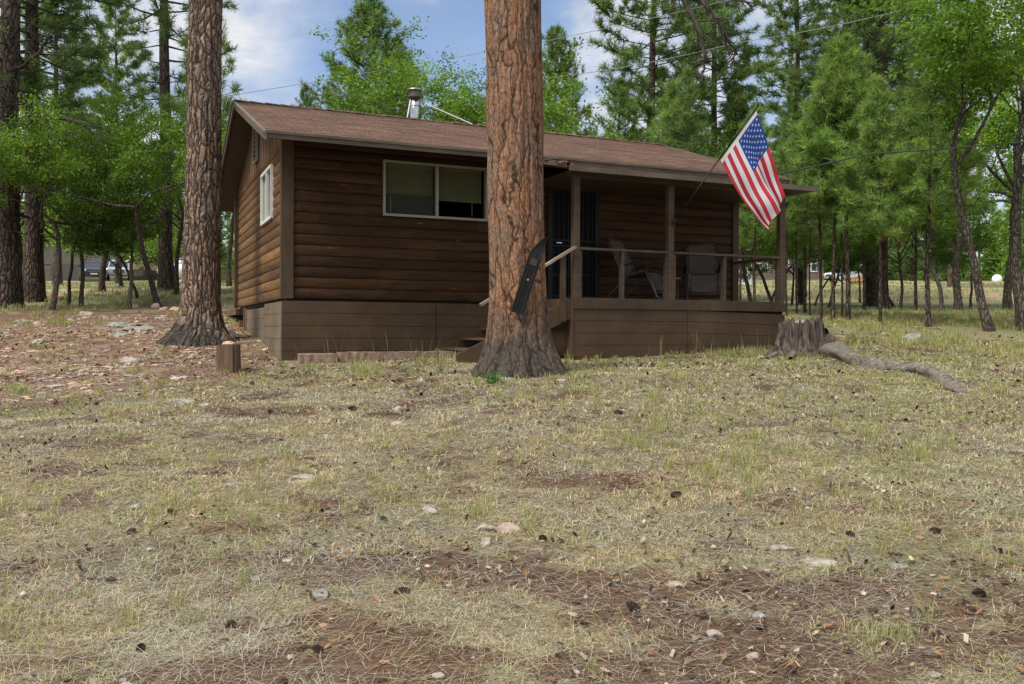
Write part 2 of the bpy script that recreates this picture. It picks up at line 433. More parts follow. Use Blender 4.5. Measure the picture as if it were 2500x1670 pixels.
def ground_mat():
    m = NT('forest floor'); c = m.co()
    x = m.n('SeparateXYZ', Vector=c).outputs
    n1 = m.noise(c, .55, 5, .6); n2 = m.noise(c, 2.6, 5, .65); n3 = m.noise(c, 14, 5, .7); n4 = m.noise(c, 60, 3, .7)
    soil = m.mix(n2, (.066, .040, .027), (.150, .096, .066))
    straw = m.mix(n3, (.11, .088, .052), (.33, .28, .17))
    ash = m.mix(n3, (.09, .075, .053), (.27, .24, .175))
    lit = m.mix(m.ramp(n2, [(.42, 0), (.6, 1)]), straw, ash)
    green = m.mix(n3, (.13, .15, .05), (.29, .29, .13))
    # bare soil: close to the camera, on the path at the left, along the skirting
    path = m.math('MULTIPLY', m.ramp(m.math('MULTIPLY_ADD', x[0], -.1, 0.), [(.26, 0), (.52, .85)]), m.ramp(m.math('DIVIDE', x[1], 30.), [(.29, 0), (.36, 1), (.6, 1), (.75, .3)]))
    sf = m.n('SeparateColor', Color=m.n('VertexColor', _layer_name='Col').outputs[0]).outputs[0]
    sf = m.math('ADD', sf, m.math('MULTIPLY', m.math('SUBTRACT', n3, .5), 1.1))
    col = m.mix(m.ramp(sf, [(.18, 0), (.55, 1)]), lit, soil)
    pathcol = m.mix(m.ramp(m.n('TexVoronoi', Vector=m.mapv(c, (1, 1, 1)), Scale=9.).outputs[1], [(.25, 0), (.75, 1)]), (.21, .125, .085), (.40, .28, .20))
    col = m.mix(m.math('MULTIPLY', m.math('MINIMUM', path, 1.), m.ramp(n2, [(.35, .2), (.6, .85)])), col, pathcol)
    gf = m.math('ADD', m.ramp(m.math('DIVIDE', x[1], 100.), [(.10, -.1), (.16, .12), (.3, .25), (.5, .5)]), m.math('MULTIPLY', m.math('SUBTRACT', n1, .5), 1.6))
    gf = m.math('ADD', gf, m.ramp(m.math('MULTIPLY_ADD', x[0], .05, .5), [(.35, 0), (.65, .3)]))
    gf = m.math('ADD', gf, m.math('MULTIPLY', m.math('SUBTRACT', n2, .5), .8))
    col = m.mix(m.math('MULTIPLY', m.ramp(gf, [(.25, 0), (.7, .85)]), m.math('SUBTRACT', 1., m.math('MINIMUM', path, 1.))), col, green)
    mead = m.mix(m.ramp(m.noise(c, .22, 5, .65), [(.38, 0), (.6, 1)]), (.42, .36, .20), (.19, .25, .11))
    mead = m.mix(m.ramp(m.noise(m.mapv(c, (.05, .3, .3)), 1., 4, .6), [(.48, 0), (.58, .9)]), mead, (.33, .215, .145))
    col = m.mix(m.ramp(m.math('DIVIDE', x[1], 100.), [(.24, 0), (.34, 1)]), col, mead)
    col = m.mix(1., col, m.ramp(n4, [(.3, .45), (.7, 1.55)]), 'MULTIPLY')
    h = m.math('ADD', m.math('MULTIPLY', n3, .6), m.math('MULTIPLY', n4, .5))
    m.bsdf(col, .95, 0, m.bump(h, .9, .03), .1)
    return m.m
M['ground'] = ground_mat()
sl_ = np.clip(soilness(GX, GY), 0, 1)*np.clip(1-(GY-22)/8, 0, 1)
g = MB().add(np.stack([GX, GY, GZ], -1).reshape(-1, 3), GF, 0, np.repeat(sl_.reshape(-1, 1), 3, 1)).build('ground', M['ground'], smooth=True)
tag(g, 'sloping forest floor of dry grass, litter and reddish soil', 'ground', kind='structure')
# ------------------------------------------------------------------ the cabin
P0 = Vector((-3.595, 13.9, EYE+.526))
ax = Vector((.9176, .3975, -.004)).normalized()
ay = Vector((-.3975, .9176, .003)); ay = (ay-ax*ax.dot(ay)).normalized(); az = ax.cross(ay)
CABM = Matrix(((ax.x, ay.x, az.x, P0.x), (ax.y, ay.y, az.y, P0.y), (ax.z, ay.z, az.z, P0.z), (0, 0, 0, 1)))
def HW(t, s, z): return CABM @ Vector((t, s, z))
CABI = CABM.inverted()
cabin = empty('cabin', label='brown log sided cabin with shingled gable roof and railed front porch', cat='cabin')
cabin.matrix_world = CABM
W_, D_, CP = 8.70, 6.4, .1726
ZR, SL = 3.829, .338
def zroof(s): return ZR-SL*abs(s-D_/2)
def log_profile(z0, z1, extra):
    zs = set([z0, z1])
    k = 0
    while k*CP < z1:
        for f in (0, .05, .16, .32, .5, .68, .84, .95): zs.add(k*CP+f*CP)
        k += 1
    zs |= set(extra)
    zs = sorted(z for z in zs if z0 <= z <= z1)
    out = []
    for z in zs:
        f = (z/CP) % 1.; b = .028*math.sqrt(max(0, 1-((f-.5)/.5)**2))
        out.append((z, b))
    return out
def log_wall(name, mat, length, height, openings, put, zmax=None):
    mb = MB(); prof = log_profile(0, height, [o[2] for o in openings]+[o[3] for o in openings])
    for (z0, b0), (z1, b1) in zip(prof[:-1], prof[1:]):
        zm = (z0+z1)/2
        iv = [(0., length)]
        for o0, o1, oz0, oz1 in openings:
            if oz0 < zm < oz1:
                nv = []
                for a, b in iv:
                    if o1 <= a or o0 >= b: nv.append((a, b)); continue
                    if a < o0: nv.append((a, o0))
                    if o1 < b: nv.append((o1, b))
                iv = nv
        for a, b in iv:
            mb.add([put(a, b0, z0), put(b, b0, z0), put(b, b1, z1), put(a, b1, z1)], [(0, 1, 2, 3)])
    return mb.build(name, mat, cabin, smooth=False)
FW = (1.59, 3.415, 1.405, 2.30); DR = (4.61, 5.59, .06, 2.20); SW = (1.10, 2.34, 1.41, 2.29)
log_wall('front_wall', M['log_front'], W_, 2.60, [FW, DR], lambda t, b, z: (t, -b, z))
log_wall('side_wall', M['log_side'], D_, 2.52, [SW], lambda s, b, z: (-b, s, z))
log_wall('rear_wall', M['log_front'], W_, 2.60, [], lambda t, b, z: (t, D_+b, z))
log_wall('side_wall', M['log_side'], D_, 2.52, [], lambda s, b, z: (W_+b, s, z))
for x, e in ((0, -.012), (W_, .012)):
    gb = MB()
    gb.prism([(0, 2.50), (D_, 2.50), (D_, zroof(D_)-.09), (D_/2, ZR-.09), (0, zroof(0)-.09)], (x, 0, 0), (0, 1, 0), (0, 0, 1), (e, 0, 0))
    for k in range(1, 16): gb.box((x+e*1.6, k*.4-.012, 2.5), (x+e*.99, k*.4+.012, zroof(k*.4)-.1)) if k*.4 < D_ else None
    gb.build('gable', M['gable'], cabin)
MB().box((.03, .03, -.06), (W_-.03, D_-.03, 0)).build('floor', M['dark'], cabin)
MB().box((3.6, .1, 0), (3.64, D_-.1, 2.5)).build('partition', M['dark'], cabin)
# corner boards
for a, b in (((-.05, -.058, -.0), (.13, -.02, 2.56)), ((-.058, -.048, -.0), (-.02, .10, 2.56)), ((-.10, D_-.13, -.02), (-.02, D_+.02, 2.56)), ((W_-.09, -.058, 0), (W_+.05, -.02, 2.56))):
    MB().box(a, b).build('corner_board', M['trim'], cabin)
# roof
T0, T1 = -.434, 9.06
E_ = 1.10
def roof_side(front):
    n = 33; prof = []
    L = (D_/2+E_)
    for k in range(n):
        s0 = -E_+L*k/n; s1 = -E_+L*(k+1)/n
        prof += [(s0, zroof(s0)+.0075), (s1, zroof(s1)+.002)]
    prof += [(D_/2, ZR-.06), (-E_, zroof(-E_)-.06)]
    if not front: prof = [(D_-s, z) for s, z in prof][::-1]
    mb = MB(); V = []; m = len(prof)
    V = [(T0, s, z) for s, z in prof]+[(T1, s, z) for s, z in prof]
    F = [(i, (i+1) % m, m+(i+1) % m, m+i) for i in range(m)]
    mb.add(V, F)
    for k in range(n):       # close the two ends
        j = 2*k
    return mb
roof = roof_side(True).build('roof', M['shingle'], cabin)
roof_side(False).build('roof', M['shingle'], cabin)
for side in (0, 1):
    f = (lambda s: s) if side == 0 else (lambda s: D_-s)
    MB().prism([(f(-E_+.02), zroof(-E_)-.07), (f(D_/2), ZR-.068-.0), (f(D_/2), ZR-.10), (f(-E_+.02), zroof(-E_)-.10)], (T0+.04, 0, 0), (0, 1, 0), (0, 0, 1), (T1-T0-.08, 0, 0)).build('soffit', M['soffit'], cabin)
    # eave fascia: a board with a thinner drip strip proud of it
    MB().box((T0, f(-E_-.0), zroof(-E_)-.098), (T1, f(-E_-.024), zroof(-E_)-.004)).build('fascia', M['fascia'], cabin)
    MB().box((T0-.012, f(-E_-.027), zroof(-E_)-.032), (T1+.012, f(-E_-.05), zroof(-E_)+.004)).build('drip_strip', M['fascia'], cabin)
    for tx, dx in ((T0, -.03), (T1, .03)):
        MB().prism([(f(-E_-.055), zroof(-E_)-.135), (f(D_/2), ZR-.125), (f(D_/2), ZR-.035), (f(-E_-.055), zroof(-E_)-.055)], (tx, 0, 0), (0, 1, 0), (0, 0, 1), (dx, 0, 0)).build('rake_board', M['fascia'], cabin)
        MB().prism([(f(-E_-.057), zroof(-E_)-.052), (f(D_/2), ZR-.033), (f(D_/2), ZR+.012), (f(-E_-.057), zroof(-E_)-.007)], (tx, 0, 0), (0, 1, 0), (0, 0, 1), (dx*1.8, 0, 0)).build('rake_board', M['fascia'], cabin)
rc = MB(); k = T0-.02
rr = random.Random(4)
while k < T1:
    a = .14; z = ZR+.018+rr.uniform(0, .008); l = min(.31, T1+.02-k)
    V = []
    for x, dz in ((k, .016), (k+l, .0)):
        V += [(x, D_/2-a, z+dz-a*SL), (x, D_/2, z+dz), (x, D_/2+a, z+dz-a*SL), (x, D_/2-a, z+dz-a*SL-.012), (x, D_/2+a, z+dz-a*SL-.012)]
    rc.add(V, [(0, 1, 6, 5), (1, 2, 7, 6), (3, 0, 5, 8), (2, 4, 9, 7), (0, 3, 4, 2, 1)]); k += .29
rc.build('ridge_cap', M['shingle'], cabin)
# gable vent
vent = MB().box((-.03, 2.98, 2.72), (-.05, 3.42, 3.36)).build('gable_vent', M['dark'], cabin)
vf = MB()
for a, b in (((2.95, 2.69), (2.99, 3.39)), ((3.41, 2.69), (3.45, 3.39)), ((2.99, 2.69), (3.41, 2.73)), ((2.99, 3.35), (3.41, 3.39))): vf.box((-.03, a[0], a[1]), (-.075, b[0], b[1]))
vf.build('frame', M['alu'], vent)
vl = MB()
for k in range(7): vl.bar((-.06, 2.99, 2.78+k*.085), (-.06, 3.41, 2.78+k*.085), .05, .012, (-.7, 0, .7))
vl.build('louvre', M['alu'], vent)
# front window: frame, mullion, two panes, blinds behind the glass
t0, t1, z0, z1 = FW
win = MB()
fr = .028
for a, b in (((t0-.012, z0-.012), (t0+fr, z1+.012)), ((t1-fr, z0-.012), (t1+.012, z1+.012)), ((t0+fr, z0-.012), (t1-fr, z0+fr)), ((t0+fr, z1-fr), (t1-fr, z1+.012)), ((2.485, z0+fr), (2.535, z1-fr))):
    win.box((a[0], -.062, a[1]), (b[0], .05, b[1]))
win = win.build('window', M['alu'], cabin)
MB().box((t0+fr, -.02, z0+fr), (2.485, -.016, z1-fr)).build('pane', M['glass'], win)
MB().box((2.535, -.005, z0+fr), (t1-fr, -.001, z1-fr)).build('pane', M['glass'], win)
MB().box((t0+fr, .012, z0+fr), (2.485, .014, z0+.36)).build('insect_screen', M['screen'], win)
for a, b, zb in ((t0+.05, 2.475, z0+.33), (2.55, t1-.06, z0+.33)):
    bl = MB(); z = z1-.07
    bl.box((a, .05, z1-.065), (b, .09, z1-.03))
    while z > zb:
        bl.bar((a, .07, z), (b, .07, z), .026, .0015, (0, -.93, .36)); z -= .0235
    bl.box((a, .06, zb-.02), (b, .08, zb))
    bl = bl.build('blind', M['blind'], win)
MB().tube([(3.17, .03, z0+.33), (3.172, .03, z0+.07)], .005, 5).build('wand', M['white'], win)
MB().tube([(1.72, .008, z0+.33), (1.722, .008, z0+.06)], .004, 5).build('wand', M['white'], win)
# side window
s0, s1, z0, z1 = SW
sw = MB(); fr = .03
for a, b in (((s0-.01, z0-.01), (s0+fr, z1+.01)), ((s1-fr, z0-.01), (s1+.01, z1+.01)), ((s0+fr, z0-.02), (s1-fr, z0+fr)), ((s0+fr, z1-fr), (s1-fr, z1+.02)), ((1.62, z0+fr), (1.68, z1-fr))):
    sw.box((-.065, a[0], a[1]), (.03, b[0], b[1]))
sw = sw.build('window', M['white'], cabin)
MB().box((-.02, s0+fr, z0+fr), (-.016, 1.62, z1-fr)).build('pane', M['glass'], sw)
MB().box((-.03, 1.68, z0+fr), (-.026, s1-fr, z1-fr)).build('pane', M['glass'], sw)
MB().box((-.005, 1.68, z0+fr), (.0, s1-fr, z1-fr)).build('curtain', M['white'], sw)
# little hose tap low on the side wall
tp = MB().tube([(-.03, 2.1, .11), (-.10, 2.1, .11), (-.12, 2.1, .08)], .014, 6); tp.tube([(-.09, 2.06, .15), (-.09, 2.14, .15)], .01, 6)
tp.build('hose_tap', M['steel'], cabin)
# security door
dr = MB().box((DR[0]+.04, -.02, DR[2]), (DR[1]-.04, .02, DR[3]-.04)).build('door', plain('door leaf', (.010, .010, .009), .7, spec=.1), cabin)
df = MB()
for a, b in (((DR[0]-.03, DR[2]-.06), (DR[0]+.06, DR[3]+.02)), ((DR[1]-.06, DR[2]-.06), (DR[1]+.03, DR[3]+.02)), ((DR[0]+.06, DR[3]-.07), (DR[1]-.06, DR[3]+.02)), ((DR[0]+.06, DR[2]-.06), (DR[1]-.06, DR[2]+.0))): df.box((a[0], -.075, a[1]), (b[0], .03, b[1]))
df.build('door_frame', M['black_metal'], dr)
gr = MB()
for k in range(9): x = DR[0]+.1+k*(DR[1]-DR[0]-.2)/8; gr.box((x-.007, -.045, DR[2]+.05), (x+.007, -.03, DR[3]-.1))
for z in (.12, .5, 1.02, 1.12, 2.08): gr.box((DR[0]+.06, -.052, z), (DR[1]-.06, -.028, z+.03))
xm = (DR[0]+DR[1])/2
gr.tube([(xm+.42*math.sin(a), -.056, .86-.32*math.cos(a)) for a in np.linspace(-1.3, 1.3, 14)], .009, 6)
gr.build('grille', M['black_metal'], dr)
MB().tube([(DR[0]+.12, -.06, 1.08), (DR[0]+.12, -.11, 1.08), (DR[0]+.22, -.11, 1.08)], .012, 6).build('handle', M['steel'], dr)
# skirting: grooved panels
def panel(axis, off, a0, a1, zt, zb, mat, th=.018, tilt=0., name='skirting_panel', n=5, out=-1):
    mb = MB(); zs = [zt]
    z = zt
    pitch = .2
    prof = []
    while z-pitch > zb:
        prof += [(z, th), (z-pitch+.012, th), (z-pitch+.009, .012), (z-pitch+.002, .012)]; z -= pitch
    prof += [(z, th), (zb, th)]
    for (za, da), (zc, dc) in zip(prof[:-1], prof[1:]):
        def p(a, d, zz):
            zz = zz+tilt*(a-a0)
            return (a, off+out*d, zz) if axis == 0 else (off+out*d, a, zz)
        mb.add([p(a0, da, za), p(a1, da, za), p(a1, dc, zc), p(a0, dc, zc)], [(0, 1, 2, 3) if axis == 0 else (3, 2, 1, 0)])
    A = (lambda a, d, zz: (a, off+out*d, zz+tilt*(a-a0))) if axis == 0 else (lambda a, d, zz: (off+out*d, a, zz+tilt*(a-a0)))
    for a in (a0, a1): mb.add([A(a, 0, zt), A(a, th, zt), A(a, th, zb), A(a, 0, zb)], [(0, 1, 2, 3)])
    mb.add([A(a0, 0, zt), A(a1, 0, zt), A(a1, th, zt), A(a0, th, zt)], [(0, 1, 2, 3)])
    mb.add([A(a0, 0, zt), A(a1, 0, zt), A(a1, 0, zb), A(a0, 0, zb)], [(0, 1, 2, 3)])
    return mb.build(name, mat, cabin)
panel(0, -.03, -.03, 2.497, -.035, -1.0, M['skirt'])
panel(0, -.028, 2.508, 4.9, -.035, -1.1, M['skirt'], tilt=-.004)
panel(1, -.03, .0, 1.9, -.045, -1.25, M['skirt_side'], tilt=.0)
panel(1, -.026, 1.905, 4.45, -.095, -1.2, M['skirt_side'])
MB().box((.0, .1, -.9), (4.9, .14, -.07)).build('crawl_space_shade', M['dark'], cabin)  # near-black sheet put in for the shade behind the skirting
MB().box((.1, .1, -1.3), (.14, 6.3, -.07)).build('crawl_space_shade', M['dark'], cabin)
for s, w_, z1 in ((4.62, .22, -.07), (5.05, .16, -.03), (5.9, .25, -.3)):
    MB().box((-.03, s, -.9), (.05, s+w_, z1)).build('pier', M['oldtimber'], cabin)
# rear landing seen past the corner
MB().box((-.05, D_+.1, -.16), (1.6, D_+3.2, -.03)).build('rear_landing', M['oldtimber'], cabin)
MB().box((-.02, D_+3., -1.2), (.1, D_+3.12, -.16)).build('landing_leg', M['oldtimber'], cabin)
# ---- porch
PS = -1.5; PT0, PT1 = 4.35, 8.62
dk = MB(); k = PS+.0
while k < -.05:
    dk.box((PT0+.0, k, .015), (PT1+.02, min(k+.135, -.04), .05)); k += .14
dk.build('porch_deck', M['rail'], cabin)
MB().box((PT0-.02, PS-.045, -.125), (PT1+.03, PS-.005, .032)).build('deck_fascia', M['trim'], cabin)
MB().box((PT0-.045, PS-.045, -.9), (PT0-.022, -.05, .03)).build('deck_fascia', M['skirt'], cabin)
panel(0, PS-.008, PT0+.02, 6.535, -.13, -1.06, M['skirt'])
panel(0, PS-.004, 6.545, PT1+.02, -.125, -1.06, M['skirt'], tilt=-.026)
MB().box((PT0+.02, PS+.05, -.95), (PT1, PS+.09, -.02)).build('crawl_space_shade', M['dark'], cabin)  # dark sheet painting the shade under the porch deck
MB().box((PT1-.02, PS+.02, -1.0), (PT1+.005, -.02, .01)).build('skirting_panel', M['skirt'], cabin)
MB().box((PT0-.022, PS-.03, -1.0), (PT0+.0195, PS+.06, -.126)).build('skirting_post', M['skirt'], cabin)
posts = (4.35, 6.16, 8.545)
for i, t in enumerate(posts):
    MB().box((t-.0, PS-.0, .05), (t+.115, PS+.1, 2.06)).build('porch_post', M['rail'], cabin)
for t in (4.47, 6.115, 6.28, 8.50): MB().box((t, PS+.01, .05), (t+.04, PS+.085, .83)).build('rail_stud', M['rail'], cabin)
for t in (5.25, 7.31): MB().box((t, PS+.0, .05), (t+.05, PS+.095, .83)).build('baluster', M['rail'], cabin)
for a, b in ((4.467, 6.158), (6.277, 8.543)): MB().box((a, PS-.02, .832), (b, PS+.10, .87)).build('porch_rail', M['rail'], cabin)
MB().box((PT1-.05, PS+.11, .832), (PT1+.03, -.05, .87)).build('porch_rail', M['rail'], cabin)
MB().box((PT0-.1, PS-.02, 2.0), (PT1+.12, PS+.12, 2.11)).build('porch_beam', M['trim'], cabin)
# porch roof tucked under the main eave
PF = -1.86
def zp(s): return 2.10+.215*(s-PF)
mb = MB(); prof = []
for k in range(6):
    a = PF+(PF*-1-.72)*k/6; b = PF+(PF*-1-.72)*(k+1)/6
    prof += [(a, zp(a)+.018), (b, zp(b)+.002)]
prof += [(-.72, zp(-.72)-.05), (PF, zp(PF)-.05)]
m_ = len(prof)
mb.add([(4.1, s, z) for s, z in prof]+[(9.05, s, z) for s, z in prof], [(i, (i+1) % m_, m_+(i+1) % m_, m_+i) for i in range(m_)])
for x in (4.1, 9.05): mb.add([(x, PF, zp(PF)+.018), (x, -.72, zp(-.72)+.002), (x, -.72, zp(-.72)-.05), (x, PF, zp(PF)-.05)], [(0, 1, 2, 3)])
pr = mb.build('porch_roof', M['shingle'], cabin)
MB().box((4.08, PF-.028, zp(PF)-.075), (9.07, PF-.002, zp(PF)+.003)).build('fascia', M['fascia'], pr)
MB().box((4.12, PF+.02, zp(PF)-.065), (9.03, -.06, zp(PF)-.052)).build('porch_ceiling', M['soffit'], pr)
# broken end of the porch roof, left of the post
bk = MB(); rr = random.Random(2)
bk.prism([(0, 0), (.70, -.0), (.70, -.075), (0, -.05)], (3.36, PF+.04, zp(PF)+.07), (1, 0, -.02), (0, 0, 1), (0, .03, 0))
bk.build('fascia', M['fascia'], pr, )
bs = MB()
n = 14; V = []
for k in range(n+1):
    x = 3.38+.78*k/n
    V += [(x, PF+.02+rr.uniform(-.02, .05), zp(PF)+.085+rr.uniform(-.01, .03)-.03*k/n), (x, -1.0, zp(-1.0)+.01)]
bs.add(V, [(2*i, 2*i+2, 2*i+3, 2*i+1) for i in range(n)])
V2 = [(x, y, z-.03) for x, y, z in V]
bs.add(V2, [(2*i+1, 2*i+3, 2*i+2, 2*i) for i in range(n)])
bs.add(V+V2, [(2*i, 2*n+2+2*i, 2*n+4+2*i, 2*i+2) for i in range(n)])
bs.build('torn_shingle_edge', M['shingle'], pr)
# stairs running down along the wall, towards the left
for k in range(1, 6):
    MB().box((PT0-.36*k-.0, PS+.06, .05-.165*k-.035), (PT0-.36*k+.30, -.16, .05-.165*k)).build('stair_tread', M['rail'], cabin)
for s in (PS, -.14):
    MB().prism([(4.32, .03), (2.35, -.86), (2.35, -1.1), (2.5, -1.12), (4.32, -.28)], (0, s, 0), (1, 0, 0), (0, 0, 1), (0, .04, 0)).build('stringer', M['skirt'], cabin)
MB().bar((2.72, PS-.04, -.10), (4.36, PS-.04, .865), .04, .085, (0, -1, .001)).build('stair_handrail', M['barerail'], cabin)
MB().box((4.10, PS-.028, -.34), (4.20, PS-.003, .74)).build('stair_post', M['trim'], cabin)
MB().box((2.86, PS-.028, -.85), (2.95, PS-.003, .0)).build('stair_post', M['trim'], cabin)
# chimney flue
CX, CS = 3.237, 3.62
zc = zroof(CS)
fl = MB().lathe([(.1, zc-.1), (.1, 4.50)], (CX, CS, 0), 28)
fl = fl.build('chimney', M['steel'], cabin, smooth=True)
MB().lathe([(.106, 4.20), (.106, 4.23)], (CX, CS, 0), 28).build('seam_band', M['steel'], fl, True)
cp = MB().lathe([(.105, 4.38), (.15, 4.40), (.15, 4.42), (.115, 4.425), (.115, 4.53), (.15, 4.535)], (CX, CS, 0), 28).build('flue_cap', M['steel_dark'], fl)
MB().lathe([(.16, 4.535), (.16, 4.55), (.12, 4.578), (.05, 4.592), (.0, 4.595)], (CX, CS, 0), 28).build('cap_lid', M['steel_rim'], fl, True)
for tx in (2.94, 4.36):
    MB().tube([(CX+(-.1 if tx < CX else .1), CS-.02, 4.33), (tx, 3.17, ZR+.02)], .013, 6).build('flue_brace', M['brace'], fl)
# ------------------------------------------------------------------ bark
M['bark_orange'] = bark('orange pine bark', (.27, .132, .068), (.185, .122, .085), (.026, .017, .012), 7.5, .13, char=(.115, .094, .077), char_z=.9, width=.05, bumpd=.022, R=.34)
M['bark_grey'] = bark('grey brown pine bark', (.30, .20, .14), (.215, .16, .125), (.03, .024, .018), 12.5, .20, char=(.13, .112, .095), char_z=.5, R=.30, width=.12, bumpd=.06, lich=(.30, .28, .23))
M['bark_dark'] = bark('dark pine bark', (.165, .120, .090), (.105, .083, .068), (.022, .017, .014), 12, .2, width=.16, bumpd=.05)
M['bark_oak'] = bark('oak bark', (.175, .145, .115), (.115, .095, .078), (.03, .024, .02), 20, .18, width=.16, bumpd=.03, lich=(.25, .225, .19))
M['deadwood'] = wood('grey dead wood', (.17, .15, .13), (.42, .39, .35), (1, 1, .12), 16, .85, .6, .15)
M['deadlimb'] = wood('dead limb', (.035, .028, .023), (.10, .082, .07), (1, 1, .3), 18, .85, .5, .15)

def big_trunk(name, center, rfun, H, lobes, seed, sides=96, dz=.05, mat=None, parent=None, fiss=.018):
    zs = [-.25]; z = -.25
    while z < H: z += dz*(1+z*.15 if z > 0 else 1); zs.append(z)
    th = np.linspace(0, 2*PI, sides, endpoint=False)
    V = []
    for z in zs:
        zz = max(z, 0); cx, cy_ = center(z)
        fl = rfun(zz)-rfun(H)
        lob = sum(a*np.maximum(0, np.cos(th-t))**k for t, a, k in lobes)
        r = rfun(zz)+fl*(lob-.25)*1.0
        if z < 0: r = r*(1-z*.6)
        nse = vnoise(th*4/PI*4, np.full(sides, z*1.3), seed)-.5
        # wrap-safe noise
        wv = th/(2*PI); nse = nse*(1-wv**6)+(vnoise(th*0, np.full(sides, z*1.3), seed)-.5)*wv**6
        fur = np.abs(vnoise(np.cos(th)*4.5+20, np.sin(th)*4.5+z*.35, seed+9)-.5)*2
        r = r-np.exp(-(fur/.16)**2)*fiss*(1.2+2.6*math.exp(-zz/.4))
        fine_ = vnoise(np.cos(th)*7+9, np.sin(th)*7+z*2.2, seed+4)-.5
        r = r+nse*fiss+fine_*fiss*1.6
        V.append(np.stack([cx+r*np.cos(th), cy_+r*np.sin(th), np.full(sides, z)], -1))
    n = len(zs); V = np.concatenate(V)
    i, j = np.meshgrid(np.arange(n-1), np.arange(sides), indexing='ij'); j2 = (j+1) % sides
    F = np.stack([i*sides+j, i*sides+j2, (i+1)*sides+j2, (i+1)*sides+j], -1).reshape(-1, 4)
    return MB().add(V, F).build(name, mat, parent, smooth=True)

def gnarl(mb, p, d, L, r, rng, depth=0, droop=-.05, kids=4, bend=.32, mi=0):
    n = max(4, int(L/.12)); pts = [Vector(p)]; d = Vector(d).normalized(); rad = [r]
    ends = []
    for k in range(n):
        d = (d+Vector((rng.uniform(-1, 1), rng.uniform(-1, 1), rng.uniform(-1, 1)+droop))*bend*.5).normalized()
        pts.append(pts[-1]+d*(L/n)); rad.append(r*(1-.8*(k+1)/n)); ends.append((pts[-1].copy(), d.copy(), rad[-1]))
    mb.tube(pts, rad, 6 if r > .02 else 4, mi, cap=False)
    if depth > 0:
        for k in range(kids):
            q = ends[rng.randint(n//4, n-1)]
            d2 = (q[1]+Vector((rng.uniform(-1, 1), rng.uniform(-1, 1), rng.uniform(-.8, .8)))*.9).normalized()
            gnarl(mb, q[0], d2, L*rng.uniform(.3, .55), q[2]*.75, rng, depth-1, droop, max(2, kids-1), bend, mi)

# ---- the pine in front of the cabin
FY = 11.2
base = on_ground(1268, FY)
fp = empty('pine_tree', base, label='big orange barked pine trunk standing right in front of the cabin', cat='tree')
big_trunk('trunk', lambda z: (-.028*max(z, 0)*.62+.0, 0), lambda z: .345+.02*math.exp(-z/3)+.135*math.exp(-(z/.33)**1.25), 9.5,
          [(-2.9, 1.1, 8), (-2.2, .8, 14), (-1.5, .9, 14), (-.75, .8, 16), (-.15, 1.1, 8), (.9, .8, 6), (2.2, .8, 6)], 3, 144, .03, M['bark_orange'], fp)
rg = random.Random(12)
lm = MB()
def pl(u, v, Y): return px(u, v, Y)-base
def limb_path(mb, P, r0, r1, rng, tw=10, tl=.5, droop=-.25):
    pts = [Vector(p) for p in P]; fine_ = []
    for a, b in zip(pts[:-1], pts[1:]):
        for k in range(6): fine_.append(a.lerp(b, k/6)+Vector((rng.uniform(-1, 1), rng.uniform(-1, 1), rng.uniform(-1, 1)))*.018)
    fine_.append(pts[-1])
    mb.tube(fine_, list(np.linspace(r0, r1, len(fine_))), 7, cap=False)
    for k in range(tw):
        i = rng.randint(len(fine_)//4, len(fine_)-2)
        d = (fine_[i+1]-fine_[i]).normalized()+Vector((rng.uniform(-1, 1), rng.uniform(-.8, .8), rng.uniform(-1, .5)))*.9
        gnarl(mb, fine_[i], d, tl*rng.uniform(.5, 1.3), .011, rng, 1, droop, 3, .35)
limb_path(lm, [(-.1, 0, 6.2), pl(1480, -140, 10.9), pl(1630, -70, 10.6), pl(1672, 0, 10.5), pl(1706, 70, 10.45), pl(1722, 130, 10.4), pl(1712, 200, 10.4)], .05, .012, rg, 16, .45)
limb_path(lm, [pl(1640, -64, 10.6), pl(1705, -20, 10.3), pl(1745, 40, 10.2), pl(1775, 95, 10.2), pl(1800, 133, 10.2)], .034, .008, rg, 14, .4)
limb_path(lm, [pl(1690, -45, 10.4), pl(1770, -20, 10.3), pl(1830, 10, 10.2)], .02, .006, rg, 6, .3)
lm.build('dead_limb', M['deadlimb'], fp, smooth=True)

# ---- the pine at the left corner of the cabin
LYd = 16.0
base2 = on_ground(492, LYd)
lp = empty('pine_tree', base2, label='tall grey brown barked pine trunk with flared roots beside the left corner of the cabin', cat='tree')
big_trunk('trunk', lambda z: (.012*max(z, 0), 0), lambda z: .285+.045*math.exp(-z/2.2)+.19*math.exp(-(z/.26)**1.1), 10,
          [(-2.7, 1.3, 8), (-1.9, .8, 12), (-1.2, .8, 12), (-.35, 1.1, 9), (1., .8, 6), (2.4, .9, 6)], 8, 112, .035, M['bark_grey'], lp)
for P, r0 in (([(470, 812), (440, 818), (408, 826), (372, 838)], .10), ([(515, 812), (548, 812), (580, 818), (610, 822)], .085), ([(450, 822), (425, 836), (400, 850)], .06)):
    rt = MB(); pts = []
    for k, (u, v) in enumerate(P):
        q = at_ground(u, v); pts.append(q-base2+Vector((0, 0, .05-.035*k)))
    f2 = []
    for a, b in zip(pts[:-1], pts[1:]):
        for k in range(5): f2.append(a.lerp(b, k/5)+Vector((rg.uniform(-1, 1), rg.uniform(-1, 1), rg.uniform(-.6, .6)))*.02)
    f2.append(pts[-1]); rt.tube(f2, list(np.linspace(r0, r0*.3, len(f2))), 9, cap=False)
    rt.build('root', M['bark_grey'], lp, smooth=True)

